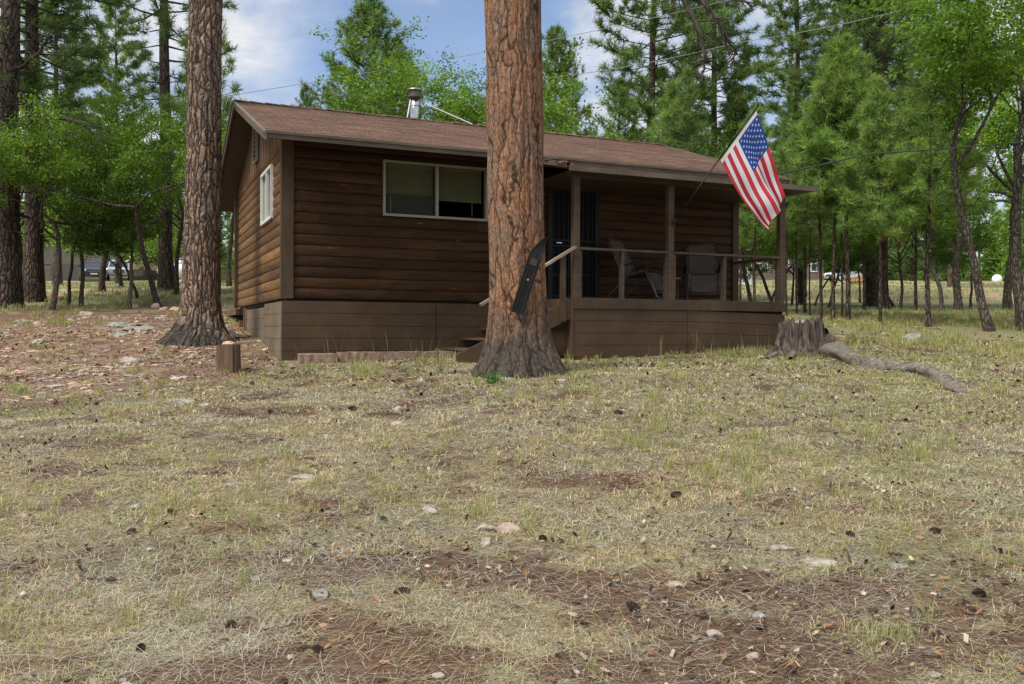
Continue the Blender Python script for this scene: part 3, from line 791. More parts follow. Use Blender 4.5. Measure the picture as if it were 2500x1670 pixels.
# ---- old ski hung on the front pine
ski = empty('ski', px(1262, 765, 10.77), label='old black ski with upturned pointed tip hung slanting on the orange pine trunk', cat='ski')
d = (px(1324, 570, 10.78)-px(1262, 765, 10.77)); Ls = d.length; d.normalize()
nrm = Vector((.12, -1, 0)); nrm = (nrm-d*nrm.dot(d)).normalized(); sx = d.cross(nrm).normalized()
if sx.x < 0: sx = -sx
mt_s = wood('black ski paint', (.007, .007, .007), (.022, .02, .019), (1, 1, .2), 22, .4, .2, .35, (.05, .048, .045))
sk = MB()
wv = .083
out = [(-wv, .02), (-wv+.02, 0), (wv-.02, 0), (wv, .02), (wv, Ls*.72), (wv*1.02, Ls*.82), (wv*.98, Ls*.92), (wv*.8, Ls), (wv*.3, Ls*.955), (-wv*.35, Ls*.89), (-wv*.8, Ls*.81), (-wv, Ls*.72)]
def bendp(x, y, h): return sx*x+d*y+nrm*(h+.0+max(0, y-Ls*.78)**2*1.1)
NS = 24
V = []; F = []
def edge_at(y):
    if y < Ls*.72: return -wv, wv
    t = (y-Ls*.72)/(Ls*.28); return -wv+t**1.4*wv*1.85, wv*(1-.12*t)
prof = [(0, 0), (0, .028), (.10, .028), (.13, .012), (.42, .010), (.46, .024), (.54, .024), (.58, .010), (.87, .012), (.90, .028), (1, .028), (1, 0)]
for k in range(NS+1):
    y = Ls*k/NS; a, b = edge_at(y)
    for fx, h in prof:
        v = bendp(a+(b-a)*fx, y, h*(1-.5*(k/NS)**4)); V.append(tuple(v))
m_ = len(prof)
F = [(k*m_+i, k*m_+(i+1) % m_, (k+1)*m_+(i+1) % m_, (k+1)*m_+i) for k in range(NS) for i in range(m_)]+[tuple(range(m_))[::-1], tuple(NS*m_+i for i in range(m_))]
sk.add(V, F); sk.build('ski_body', mt_s, ski)
bl = MB(); bl.tube([bendp(.0, Ls*.42, .02), bendp(0, Ls*.42, .032)], .013, 8); bl.build('bolt', M['alu'], ski)
mp_ = MB()
for x in (-.05, .05): mp_.bar(bendp(x, Ls*.05, .03), bendp(x, Ls*.70, .03), .012, .012, nrm)
mp_.build('edge_rib', mt_s, ski)
bp = MB(); bp.bar(bendp(0, Ls*.60, .026), bendp(0, Ls*.68, .026), .085, .012, nrm); bp.build('binding_plate', plain('brown binding plate', (.05, .032, .022), .5), ski)

# ------------------------------------------------------------------ rocks and stump
def ico(sub):
    bm = bmesh.new(); bmesh.ops.create_icosphere(bm, subdivisions=sub, radius=1)
    V = np.array([v.co[:] for v in bm.verts]); F = np.array([[v.index for v in f.verts] for f in bm.faces]); bm.free(); return V, F
ICO1, ICO2, ICO3 = ico(1), ico(2), ico(3)
def rock_geo(seed, dims, I=None):
    V, F = I or ICO3
    rs = R0(seed); V = V.copy()
    for k in range(7):      # chop flat facets
        n = rs.normal(size=3); n /= np.linalg.norm(n); h = rs.uniform(.55, .85)
        dd = V@n; V = V-np.outer(np.maximum(0, dd-h), n)
    nn = vnoise(V[:, 0]*2.3+seed, V[:, 1]*2.3+V[:, 2]*1.7, seed)-.5
    n2 = vnoise(V[:, 0]*6+seed, V[:, 1]*6+V[:, 2]*5, seed+2)-.5
    V = V*(1+.35*nn+.10*n2)[:, None]
    return V*np.array(dims), F
def rock_mat(name, c1, c2):
    m = NT(name); c = m.co()
    n = m.noise(c, 9, 6, .7); n2 = m.noise(c, 34, 4, .7)
    col = m.mix(m.ramp(n, [(.35, 0), (.65, 1)]), c1, c2)
    col = m.mix(m.ramp(n2, [(.6, 0), (.7, .6)]), col, tuple(x*.45 for x in c1))
    m.bsdf(col, .9, 0, m.bump(m.math('ADD', n, n2), .7, .02), .2); return m.m
M['lime'] = rock_mat('pale limestone', (.24, .205, .17), (.45, .40, .335))
M['greyrock'] = rock_mat('grey lichened rock', (.15, .14, .12), (.36, .345, .31))
M['tanrock'] = rock_mat('tan sandstone', (.42, .25, .14), (.58, .42, .30))
M['pinkrock'] = rock_mat('pink sandstone', (.30, .215, .17), (.44, .345, .285))
M['edging'] = rock_mat('weathered brown sandstone', (.19, .125, .09), (.34, .25, .19))
M['redrock'] = rock_mat('dark red rock', (.10, .055, .04), (.2, .12, .09))
def rock(u, v, wpx, hpx, mat, label, seed, dep=.8, loc=None, group=None, rz=0, name='rock', cat='rock'):
    p = loc or at_ground(u, v)
    k = p.y/F_PX
    dims = (wpx*k/2, wpx*k/2*dep, hpx*k*.56)
    V, F = rock_geo(seed, dims)
    o = MB().add(V, F).build(name, M[mat], smooth=False, loc=(p.x, p.y+dims[1]*.6, p.z+dims[2]*.04)); o.rotation_euler = (0, 0, rz)
    return tag(o, label, cat, group)

sb = on_ground(1955, 14.7)
stump = empty('tree_stump', sb, label='weathered grey tree stump with splintered sides by the right end of the porch', cat='stump')
rs = R0(5); th = np.linspace(0, 2*PI, 140, endpoint=False)
groove = (vnoise(th*9, th*0+1, 4)-.5)*.10+(vnoise(th*28, th*0+3, 7)-.5)*.045
topj = .50+(vnoise(th*2.5, th*0, 21)-.5)*.20+(vnoise(th*11, th*0, 23)-.5)*.20+(vnoise(th*30, th*0, 25)-.5)*.09
topj += .16*np.exp(-((th-2*PI+.15)/.10)**2)
lob = sum(a*np.maximum(0, np.cos(th-t))**k for t, a, k in [(-2.75, 1.5, 8), (-2.0, .6, 9), (-1.3, .5, 9), (-.35, 1.5, 6), (1.2, .7, 5)])
V = []; NZ = 26
for k in range(NZ+1):
    f = k/NZ; z = -.15+f*(topj+.15); zz = np.maximum(z, 0)
    r = .315+.03*(1-f)+.17*np.exp(-(zz/.17))*(1+lob*.75-.3)+groove*(1+.5*(1-f))+(vnoise(th*9, z*5, 31)-.5)*.025
    V.append(np.stack([r*np.cos(th), r*np.sin(th), z], -1))
for rr_, dz in ((.78, -.04), (.45, -.11), (.0, -.13)):
    V.append(np.stack([.30*rr_*np.cos(th), .30*rr_*np.sin(th), topj*.6+.4*.58+dz+(vnoise(th*6, th*0+rr_*9, 3)-.5)*.03], -1))
n = len(V); V = np.concatenate(V); S_ = 140
i, j = np.meshgrid(np.arange(n-1), np.arange(S_), indexing='ij'); j2 = (j+1) % S_
F = np.stack([i*S_+j, i*S_+j2, (i+1)*S_+j2, (i+1)*S_+j], -1).reshape(-1, 4)
sm = NT('stump wood'); c = sm.co()
gn = sm.noise(sm.mapv(c, (1, 1, .10)), 24, 6, .7, .3); gb_ = sm.noise(c, 3, 4)
col = sm.mix(sm.ramp(gn, [(.36, 0), (.62, 1)]), (.014, .010, .008), (.17, .14, .112))
col = sm.mix(sm.ramp(gb_, [(.5, 0), (.68, .75)]), col, (.06, .04, .028))
sm.bsdf(col, .9, 0, sm.bump(gn, 1., .03), .15); M['stump'] = sm.m
MB().add(V, F).build('trunk', M['stump'], stump, smooth=True)
rt = MB(); P = [(1985, 838, .26), (2025, 856, .22), (2080, 878, .15), (2150, 890, .115), (2225, 897, .11), (2275, 908, .12), (2300, 924, .10), (2335, 945, .065), (2368, 953, .02)]
pts = []; rad = []
for k, (u, v, r) in enumerate(P):
    q = at_ground(u, v+12); r *= .88; pts.append(q-sb+Vector((0, 0, r*.45-(.05 if k == 8 else 0)))); rad.append(r)
pts[0] = Vector((.22, -.12, .28))
f2 = []; fr_ = []
for k in range(len(pts)-1):
    for q in range(6):
        f2.append(pts[k].lerp(pts[k+1], q/6)+Vector((rg.uniform(-1, 1), rg.uniform(-1, 1), rg.uniform(-1, 1)))*.012); fr_.append((rad[k]*(1-q/6)+rad[k+1]*q/6)*rg.uniform(.86, 1.12))
rt.tube(f2, fr_, 12, cap=False)
V = rt.V[0]; tw = np.arange(len(V)); a = (tw % 12)*2*PI/12+(tw//12)*.12
ctr = np.repeat(np.array([tuple(p) for p in f2]), 12, 0); rt.V[0] = ctr+(V-ctr)*(1+.22*np.sin(a*3)+.1*np.sin(a*7))[:, None]*np.array([1, 1, .8])
rm = NT('root wood'); c = rm.co(); gn = rm.noise(rm.mapv(c, (.35, 1.5, 1.5), rot=(0, 0, .35)), 18, 6, .7, .4)
rm.bsdf(rm.mix(rm.ramp(gn, [(.34, 0), (.62, 1)]), (.04, .031, .024), (.27, .235, .195)), .9, 0, rm.bump(gn, 1., .02), .15); M['root'] = rm.m
rt.build('root', M['root'], stump, smooth=True)
k3 = MB()
for P, r0 in (([(1935, 842), (1915, 856), (1893, 866), (1872, 872)], .10), ([(1945, 850), (1938, 868), (1930, 876)], .08)):
    pts = [at_ground(u, v+6)-sb+Vector((0, 0, .10-.03*i)) for i, (u, v) in enumerate(P)]
    MB().tube(pts, list(np.linspace(r0, .03, len(pts))), 9, cap=False).build('root', M['root'], stump, smooth=True)

tr = sb+Vector((.0, -.05, .62))
rock(0, 0, 38, 14, 'pinkrock', 'flat pinkish stone resting on top of the tree stump', 77, .8, loc=tr+Vector((-.02, -.14, -.09)), name='stone', cat='stone')

# short sawn log standing on end, with a stone on it
lb = at_ground(558, 907)
cut = empty('cut_log', lb, label='short upright cut log with a stone on top, left of the cabin corner', cat='log')
V = []; th = np.linspace(0, 2*PI, 48, endpoint=False); H = .37
q = MB()
prof = []
for f in np.linspace(-.15, 1, 10):
    r = .152*(1+.05*(1-f))+(vnoise(th*6, th*0+1, 4)-.5)*.022-.03*np.exp(-((th-4.9)/.06)**2)-.02*np.exp(-((th-4.2)/.05)**2)
    prof.append(np.stack([r*np.cos(th), r*np.sin(th), np.full(48, H*f)+(.01*np.cos(th+1) if f == 1 else 0)], -1))
V = np.concatenate(prof+[np.array([[0, 0, H]])])
i, j = np.meshgrid(np.arange(9), np.arange(48), indexing='ij'); j2 = (j+1) % 48
F = np.stack([i*48+j, i*48+j2, (i+1)*48+j2, (i+1)*48+j], -1).reshape(-1, 4)
q.add(V, F); q.build('log_side', M['oldtimber'], cut)
q = MB(); q.add(np.concatenate([prof[-1]+[0, 0, .001], [[0, 0, H+.003]]]), [(k, (k+1) % 48, 48) for k in range(48)]); q.build('cut_face', plain('sawn end', (.36, .29, .21), .8, 0, .3, 20, .3), cut)
rock(0, 0, 38, 17, 'tanrock', 'tan oblong stone lying on the upright cut log', 31, .7, loc=lb+Vector((0, -.10, H)), name='stone', cat='stone')

# sandstone edging in front of the skirting
def slab(c, hx, hy, hz, rz, mat, label, seed, name='stone_slab', cat='slab'):
    nx_ = max(4, int(hx*2/.06)); V, F = [], []
    mb = MB(); rs = R0(seed)
    xs_ = np.linspace(-hx, hx, nx_); top = []
    ed = (rs.rand(nx_, 4)-.5)*.035
    for k, x in enumerate(xs_):
        V += [(x, -hy+ed[k, 0], hz+ed[k, 2]*.3), (x, hy+ed[k, 1], hz+ed[k, 3]*.3), (x, hy+ed[k, 1]*1.5, -hz), (x, -hy+ed[k, 0]*.3, -hz)]
    F = [(4*k+a, 4*k+(a+1) % 4, 4*k+4+(a+1) % 4, 4*k+4+a) for k in range(nx_-1) for a in range(4)]+[(0, 1, 2, 3), (4*nx_-1, 4*nx_-2, 4*nx_-3, 4*nx_-4)]
    mb.add(V, F); o = mb.build(name, M[mat], loc=c); o.rotation_euler = rz if isinstance(rz, tuple) else (0, 0, rz)
    return tag(o, label, cat)
ra = math.atan2(ax.y, ax.x)
q = HW(.42, -.52, 0); slab((q.x, q.y, gz(q.x, q.y)+.02), .28, .30, .11, ra-.12, 'edging', 'thick pinkish sandstone block at the front corner of the skirting', 3)
q = HW(2.05, -.62, 0); slab((q.x, q.y, gz(q.x, q.y)+.015), 1.32, .16, .07, (0, .0, ra-.02), 'edging', 'long low pinkish stone slab edging the ground along the front skirting', 4)
# ------------------------------------------------------------------ porch furniture and flag
fab_m = NT('sling fabric'); c = fab_m.co()
wv_ = fab_m.n('TexChecker', Vector=c, Color1=(.13, .10, .078), Color2=(.085, .066, .052), Scale=220.).outputs[0]
fab_m.bsdf(fab_m.mix(.6, wv_, fab_m.mix(fab_m.noise(c, 8), (.07, .054, .043), (.11, .085, .067))), .8, 0, None, .2); M['sling'] = fab_m.m
M['tube'] = plain('grey powder coated tube', (.075, .08, .08), .35, .4)
M['lace'] = plain('elastic lacing', (.28, .27, .25), .7)
def lounge_chair(loc, rz, label, recl):
    c = empty('lounge_chair', loc, rz, label, 'chair', 'folding recliner chairs on the porch')
    w = .27
    bt, bb, sf, ff = Vector((-.46, 0, 1.10)), Vector((-.17, 0, .40)), Vector((.26, 0, .50)), Vector((.44, 0, .13))
    # side tubes of the seat frame
    fr = MB()
    for s in (-1, 1):
        y = Vector((0, s*w, 0)); fr.tube([bt+y, bt.lerp(bb, .5)+y, bb+y+Vector((0, 0, .03)), bb+y+Vector((.05, 0, .0)), bb.lerp(sf, .5)+y, sf+y+Vector((-.04, 0, .01)), sf+y+Vector((.03, 0, -.03)), ff+y], .012, 7)
    for p in (bt, ff): fr.tube([p+Vector((0, -w, 0)), p+Vector((0, w, 0))], .012, 7)
    fr.build('seat_frame', M['tube'], c, True)
    def sling(a, b, name, sag, wi=.215):
        mb = MB(); n = 8; V = []
        for k in range(n+1):
            p = a.lerp(b, k/n)
            for j in range(7):
                f = j/6*2-1; nn = Vector((b-a)).cross(Vector((0, 1, 0))).normalized()
                V.append(tuple(p+Vector((0, f*wi, 0))+nn*sag*(1-f*f)*math.sin(PI*k/n)))
        mb.add(V, [(k*7+j, k*7+j+1, (k+1)*7+j+1, (k+1)*7+j) for k in range(n) for j in range(6)])
        o = mb.build(name, M['sling'], c, True)
        lc = MB(); L = (b-a).length; m = int(L/.045)
        for s in (-1, 1):
            for k in range(1, m): p = a.lerp(b, k/m); lc.tube([p+Vector((0, s*wi, 0)), p.lerp(b, .0)+Vector((0, s*w, .008))], .0045, 4)
        lc.build('lacing', M['lace'], o)
    sling(bt.lerp(bb, .03), bb.lerp(bt, .02), 'backrest', -.03); sling(bb.lerp(sf, .05), sf.lerp(bb, .04), 'seat', -.04); sling(sf.lerp(ff, .06), ff.lerp(sf, .1), 'footrest', -.015)
    hd = MB(); hp = bt.lerp(bb, .17); dirn = (bb-bt).normalized(); nn = Vector((dirn.z, 0, -dirn.x))
    hd.add([tuple(hp+dirn*a*.11-nn*b+Vector((0, y, 0))) for a in (-1, 1) for b in (-.03, -.075) for y in (-.19, .19)], [(0, 1, 3, 2), (4, 6, 7, 5), (0, 4, 5, 1), (2, 3, 7, 6), (0, 2, 6, 4), (1, 5, 7, 3)])
    hd.build('headrest', M['sling'], c)
    for s in (-1, 1):
        y = s*(w+.035)
        am = MB(); pts = [(-.33, y, .555), (-.15, y, .60), (.10, y, .665), (.26, y, .675), (.34, y, .66)]
        for a, b in zip(pts[:-1], pts[1:]): am.bar(a, b, .045, .022)
        am.build('armrest', M['black_metal'], c)
    for xa, za, xb, nm in ((.27, .65, .56, 'front_leg'), (.02, .52, -.50, 'rear_leg')):
        for s in (-1, 1):
            y = s*(w+.03)
            MB().tube([(xa, y, za), (xb-(.05 if xb > 0 else -.05), y, .06), (xb, y, .02), (xb+.0, y-s*.05, .015)], .0125, 7).build(nm, M['tube'], c, True)
        MB().tube([(xb, -(w-.02), .0145), (xb, w-.02, .0145)], .0125, 7).build('foot_bar', M['tube'], c, True)
    lk = MB()
    for s in (-1, 1): lk.tube([(-.05, s*(w+.018), .44), (.22, s*(w+.018), .64)], .011, 6); lk.tube([(-.22, s*(w+.018), .57), (-.1, s*(w+.018), .42)], .011, 6)
    lk.build('linkage', M['black_metal'], c)
    return c
def rot_from(vx): return math.atan2(vx.y, vx.x)
q = HW(6.02, -.78, .052); lounge_chair(q, rot_from(ax*.5-ay*.87), 'recliner chair turned sideways on the porch, its back towards the door', 0)
q = HW(7.42, -.72, .052); lounge_chair(q, rot_from(ax*-.52-ay*.85), 'recliner chair facing straight out between the middle and right porch posts', 0)
# small light box on the wall between the chairs
sh = empty('side_table', HW(6.86, -.40, .052), 0, 'small folding side table behind the middle porch post', 'table')
sh.rotation_euler = (0, 0, ra)
MB().box((-.2, -.16, .42), (.2, .16, .445)).build('table_top', M['alu'], sh)
for x in (-.16, .16):
    for y in (-.12, .12): MB().tube([(x, y, 0), (x, y, .42)], .011, 6).build('leg', M['tube'], sh)

# flag pole in its bracket on the middle post
mount = HW(6.235, PS-.03, 0); mount.z = px(1640, 545, mount.y).z
tip = px(1851, 257, 14.25)
pole = empty('flag_pole', mount, label='thin black pole slanting out from the middle porch post', cat='flag pole')
MB().tube([(0, 0, 0), tuple((tip-mount)*.55)], .0125, 8).build('lower_tube', M['black_metal'], pole, True)
MB().tube([tuple((tip-mount)*.55), tuple(tip-mount)], .0115, 8).build('upper_tube', M['black_metal'], pole, True)
MB().lathe([(.0, -.02), (.018, -.01), (.018, .015), (.0, .02)], tip-mount, 10).build('finial', M['black_metal'], pole)
br = MB(); br.bar((0, .035, -.06), (0, .035, .06), .05, .012, (0, 1, 0)); br.tube([(0, .03, -.02), tuple((tip-mount).normalized()*.10)], .022, 10); br.tube([(-.0, .0, -.05), (.03, -.02, -.05)], .012, 6)
br.build('bracket', plain('dull bracket', (.06, .062, .064), .4, .6), pole)

def pole_at(u):
    f = (u-1640)/(1851-1640); return mount.lerp(tip, f)
A, B = pole_at(1843), pole_at(1757)
B = B+Vector((.022, -.01, -.018)); A = A+Vector((.022, -.01, -.018))
Cc, Dd = px(1872, 568, 14.30), px(1918, 480, 14.36)
flag = empty('flag', (A+B)/2, label='striped flag with white stars on blue hanging from the slanted porch pole', cat='flag')
o_ = (A+B)/2
def flag_pt(f, h):
    """f along the fly 0..1, h from the top edge 0..1"""
    p = A.lerp(B, h).lerp(Dd.lerp(Cc, h), f)
    sag = Vector((.0, 0, -.10))*math.sin(PI*f)*(.4+.6*h)
    fold = math.sin(2*PI*(h*1.7+.25*f+.1))*.095*f**.8+math.sin(2*PI*(h*3.3-.3*f))*.04*f+math.sin(2*PI*(f*2.3+h*.8))*.025*f
    slide = math.cos(2*PI*(h*1.7+.25*f+.1))*.04*f**.8
    return p+sag+Vector((slide*.9, -fold, slide*.5))-o_
M['red'] = foliage('flag cloth', .45, .7, (1, 1, 1)); M['cloth'] = M['red']
def cloth_grid(f0, f1, h0, h1, nf, nh, colf):
    mb = MB(); V = []; C = []
    for i in range(nf+1):
        for j in range(nh+1):
            V.append(tuple(flag_pt(f0+(f1-f0)*i/nf, h0+(h1-h0)*j/nh)))
    mb.add(V, [(i*(nh+1)+j, i*(nh+1)+j+1, (i+1)*(nh+1)+j+1, (i+1)*(nh+1)+j) for i in range(nf) for j in range(nh)], 0, colf)
    return mb
RED, WHT, BLU = (.58, .045, .065), (.80, .79, .82), (.025, .075, .33)
st = MB()
for k in range(13):
    f0 = .40 if k < 7 else .035
    g_ = cloth_grid(f0, 1, k/13, (k+1)/13, 44, 5, RED if k % 2 == 0 else WHT)
    st.add(g_.V[0], np.concatenate(g_.F), 0, g_.C[0])
st.build('striped_field', M['cloth'], flag, True)
ca = cloth_grid(.035, .40, 0, 7/13, 20, 16, BLU)
def star(cf, ch, r):
    out = []
    for k in range(10):
        a = PI/2+k*PI/5; rr_ = r if k % 2 == 0 else r*.42
        out.append((cf+rr_*math.cos(a)*.62, ch-rr_*math.sin(a)))
    return out
nrm_f = Vector((0, -1, 0))
for row in range(9):
    for col_ in range(6 if row % 2 == 0 else 5):
        cf = .035+.365*((col_*2+1+(row % 2))/12); ch = (row+1)/10*7/13
        P = star(cf, ch, .0235)
        for sgn in (-1, 1):
            V = [tuple(flag_pt(a, b)+nrm_f*.004*sgn) for a, b in P]+[tuple(flag_pt(cf, ch)+nrm_f*.004*sgn)]
            ca.add(V, [(k, (k+1) % 10, 10) for k in range(10)], 0, WHT)
ca.build('canton', M['cloth'], flag, True)
cloth_grid(0, .035, 0, 1, 2, 30, (.75, .75, .74)).build('heading', M['cloth'], flag, True)

# overhead cables
def cable(name, P, sag, r, label, mat='cable'):
    mb = MB(); pts = []
    for (a, b) in zip(P[:-1], P[1:]):
        for k in range(24):
            f = k/24; p = a.lerp(b, f); pts.append(p-Vector((0, 0, sag*4*f*(1-f))))
    pts.append(P[-1]); mb.tube(pts, r, 5); return tag(mb.build(name, M[mat]), label, 'cable', 'overhead cables')
cable('overhead_cable', [px(380, 262, 34), px(1320, 103, 30), px(1900, -30, 28)], .05, .010, 'thin upper overhead cable rising from the roof corner past the front pine')
cable('overhead_cable', [px(700, 285, 34), px(1320, 192, 29), px(1800, 104, 27), px(2330, -10, 25)], .12, .010, 'thin lower overhead cable passing behind the chimney flue and across the right pines')
cable('overhead_cable', [HW(9.0, 1.2, 2.55), px(2120, 376, 18), px(2620, 335, 17)], .02, .016, 'dark service cable running from the cabin to the right across the trees', 'cable_dark')
# ------------------------------------------------------------------ trees
M['needles'] = foliage('pine needles', .40, .55)
M['leaves'] = foliage('oak leaves', .5, .5)

def needle_tufts(mb, C, D, K, L, wdt, col, rs, spread=1.0):
    n = len(C)
    d = rs.normal(size=(n, K, 3)); d /= np.linalg.norm(d, axis=2, keepdims=True)
    d = d*spread+D[:, None, :]*.75; d /= np.linalg.norm(d, axis=2, keepdims=True)
    ln = L*rs.uniform(.65, 1.15, (n, K, 1))
    side = np.cross(d, rs.normal(size=(n, K, 3))); side /= (np.linalg.norm(side, axis=2, keepdims=True)+1e-6)
    base = C[:, None, :]-D[:, None, :]*(rs.uniform(0, .5, (n, K, 1))*L)
    V = np.stack([base-side*wdt/2, base+side*wdt/2, base+d*ln+side*wdt*.18, base+d*ln-side*wdt*.18], 2).reshape(-1, 3)
    F = np.arange(n*K*4).reshape(-1, 4)
    cc = np.repeat(col, K*4, 0)*np.repeat(rs.uniform(.78, 1.25, (n*K, 1)), 4, 0)
    mb.add(V, F, 0, cc)

def pine(seed, H, z0, Lmax, nb, r0, K, nl, nw, col, conical, tw_per_m=6., droop=0., lean=.02, dead=6, expo=.85):
    """returns (trunk mesh builder, crown mesh builder)"""
    rs = R0(seed); rg_ = random.Random(seed)
    tk = MB(); cr = MB()
    nz = 14; lx, ly = rs.normal(size=2)*lean
    zz = np.linspace(-.2, H, nz); wob = np.cumsum(rs.normal(size=(nz, 2))*.02*H/nz*1.2, 0)
    pts = np.stack([lx*zz+wob[:, 0]-wob[0, 0], ly*zz+wob[:, 1]-wob[0, 1], zz], 1)
    rad = r0*(1-.93*np.clip(zz/H, 0, 1)**1.15)*(1+.35*np.exp(-np.clip(zz, 0, 9)/.18))
    tk.tube(pts, rad, 10, cap=False)
    def tp(z): return np.array([np.interp(z, zz, pts[:, 0]), np.interp(z, zz, pts[:, 1]), z])
    Cs, Ds = [], []
    az = rs.uniform(0, 6.28)
    for b in range(nb):
        f = (b+rs.uniform(0, 1))/nb; z = z0+(H-z0)*f**.92
        az += 2.399+rs.uniform(-.5, .5)
        if conical: L = Lmax*((1-f)**expo*(1 if f > .12 else .75+f*2))*rs.uniform(.65, 1.12)+.12
        else: L = Lmax*(min(1, .5+f*2.2)*(1-f)**.55)*rs.uniform(.45, 1.15)+.25
        el = droop+(.95 if conical else .75)*f**1.1+rs.uniform(-.18, .18)
        d = np.array([math.cos(az)*math.cos(el), math.sin(az)*math.cos(el), math.sin(el)])
        p = tp(z); P = [p]; n = 6
        for k in range(n):
            d = d+np.array([rs.normal()*.10, rs.normal()*.10, (.10 if k > 1 else -.02)+rs.normal()*.07]); d /= np.linalg.norm(d)
            P.append(P[-1]+d*L/n)
        P = np.array(P); rb = max(.010, r0*.17*(L/Lmax)**.8)
        tk.tube(P, np.linspace(rb, .005, n+1), 4, cap=False)
        # twigs with tufts on the outer part
        nt_ = max(2, int(L*tw_per_m))
        for k in range(nt_):
            q = rs.uniform(.22 if conical else .35, 1.0); i = min(n-1, int(q*n)); bp_ = P[i]+(P[i+1]-P[i])*(q*n-i)
            bd = P[i+1]-P[i]; bd /= np.linalg.norm(bd)
            t = bd*.7+rs.normal(size=3)*np.array([.6, .6, .35])+np.array([0, 0, .3]); t /= np.linalg.norm(t)
            tl = (.15+.32*rs.uniform(0, 1)*(1-.4*q))*min(1.3, .5+L*.3)
            e = bp_+t*tl
            if tl > .12: tk.tube([bp_, e], [.007, .004], 3, cap=False)
            Cs.append(e); Ds.append(t)
            if tl > .3: Cs.append(bp_+t*tl*.55); Ds.append(t)
        Cs.append(P[-1]); Ds.append(d)
    Cs.append(tp(H)+[0, 0, .1]); Ds.append(np.array([0, 0, 1.]))
    for k in range(dead):
        z = z0*rs.uniform(.35, 1.0); a = rs.uniform(0, 6.28); el = rs.uniform(-.3, .35)
        gnarl(tk, Vector(tp(z)), (math.cos(a)*math.cos(el), math.sin(a)*math.cos(el), math.sin(el)), Lmax*rs.uniform(.25, .6), max(.008, r0*.10), rg_, 1, -.12, 4, .3)
    C = np.array(Cs); D = np.array(Ds)
    base = np.array(col)[None, :]*rs.uniform(.52, 1.32, (len(C), 1))*np.array([1, 1, 1])
    base[:, 0] *= rs.uniform(.85, 1.25, len(C))
    needle_tufts(cr, C, D, K, nl, nw, base, rs)
    return tk, cr

def oak(seed, H, r0, spread, nleaf, lsz, col, fork=.42, lean=(0, 0), depth=4, curve=.10, kids=(3, 3, 3), low=False):
    rs = R0(seed); tk = MB(); cr = MB(); clusters = []
    def grow(p, d, L, r, lev):
        n = 6 if lev == 0 else 4; P = [p]
        for k in range(n):
            d = d+rs.normal(size=3)*(curve if lev == 0 else .22)+np.array([0, 0, .05 if lev else .04]); d /= np.linalg.norm(d); P.append(P[-1]+d*L/n)
        P = np.array(P); e = r*(.62 if lev == 0 else .5)
        rad = np.linspace(r, e, n+1)
        if lev == 0: rad[0] *= 1.35
        tk.tube(P, rad, 9 if lev == 0 else (6 if lev == 1 else 4), cap=False)
        if lev >= 2:
            for q in (.45, .75, 1.0):
                i = min(n-1, int(q*n)); clusters.append((P[i]+(P[i+1]-P[i])*min(1, q*n-i), d))
        if lev >= depth: return
        m = kids[min(lev, len(kids)-1)]+(1 if rs.rand() < .35 else 0)
        for k in range(m):
            q = 1.0 if (k == 0) else rs.uniform(.35 if lev else .72, 1.)
            i = min(n-1, int(q*n)); st_ = P[i]+(P[i+1]-P[i])*min(1, q*n-i)
            a = rs.uniform(0, 6.28)+k*2.1; out_ = np.array([math.cos(a), math.sin(a), rs.uniform(-.25, .45)])
            nd = d*(1.0 if k == 0 else .55)+out_*spread*(.55 if k == 0 else 1.); nd /= np.linalg.norm(nd)
            grow(st_, nd, L*(rs.uniform(.55, .8) if lev else (1-fork)/fork*rs.uniform(.32, .52)), e*rs.uniform(.6, .85), lev+1)
        if lev == 0 and low:
            for k in range(4):
                q = rs.uniform(.45, .75); i = int(q*n); a = rs.uniform(0, 6.28)
                grow(P[i], np.array([math.cos(a), math.sin(a), .25]), L*.42, r*.3, 2)
    d0 = np.array([lean[0], lean[1], 1.]); d0 /= np.linalg.norm(d0)
    grow(np.array([0, 0, -.15]), d0, H*fork, r0, 0)
    C = np.array([c for c, _ in clusters]); n = len(C)
    per = max(6, nleaf//n)
    P = C[:, None, :]+rs.normal(size=(n, per, 3))*np.array([.14, .14, .09])
    P = P.reshape(-1, 3); N = len(P)
    nrm_ = rs.normal(size=(N, 3))*.75+np.array([0, 0, .7]); nrm_ /= np.linalg.norm(nrm_, axis=1, keepdims=True)
    t = np.cross(nrm_, rs.normal(size=(N, 3))); t /= (np.linalg.norm(t, axis=1, keepdims=True)+1e-6); b = np.cross(nrm_, t)
    s = lsz*rs.uniform(.7, 1.25, (N, 1))
    V = np.stack([P-t*s, P+b*s*.52+t*s*.1, P+t*s, P-b*s*.52+t*s*.1], 1).reshape(-1, 3)
    cb = np.array(col)[None, :]*np.repeat(rs.uniform(.5, 1.3, (n, 1)), per, 0)*rs.uniform(.7, 1.35, (N, 1))
    cb[:, 0] *= rs.uniform(.8, 1.3, N)
    cr.add(V, np.arange(N*4).reshape(-1, 4), 0, np.repeat(cb, 4, 0))
    return tk, cr

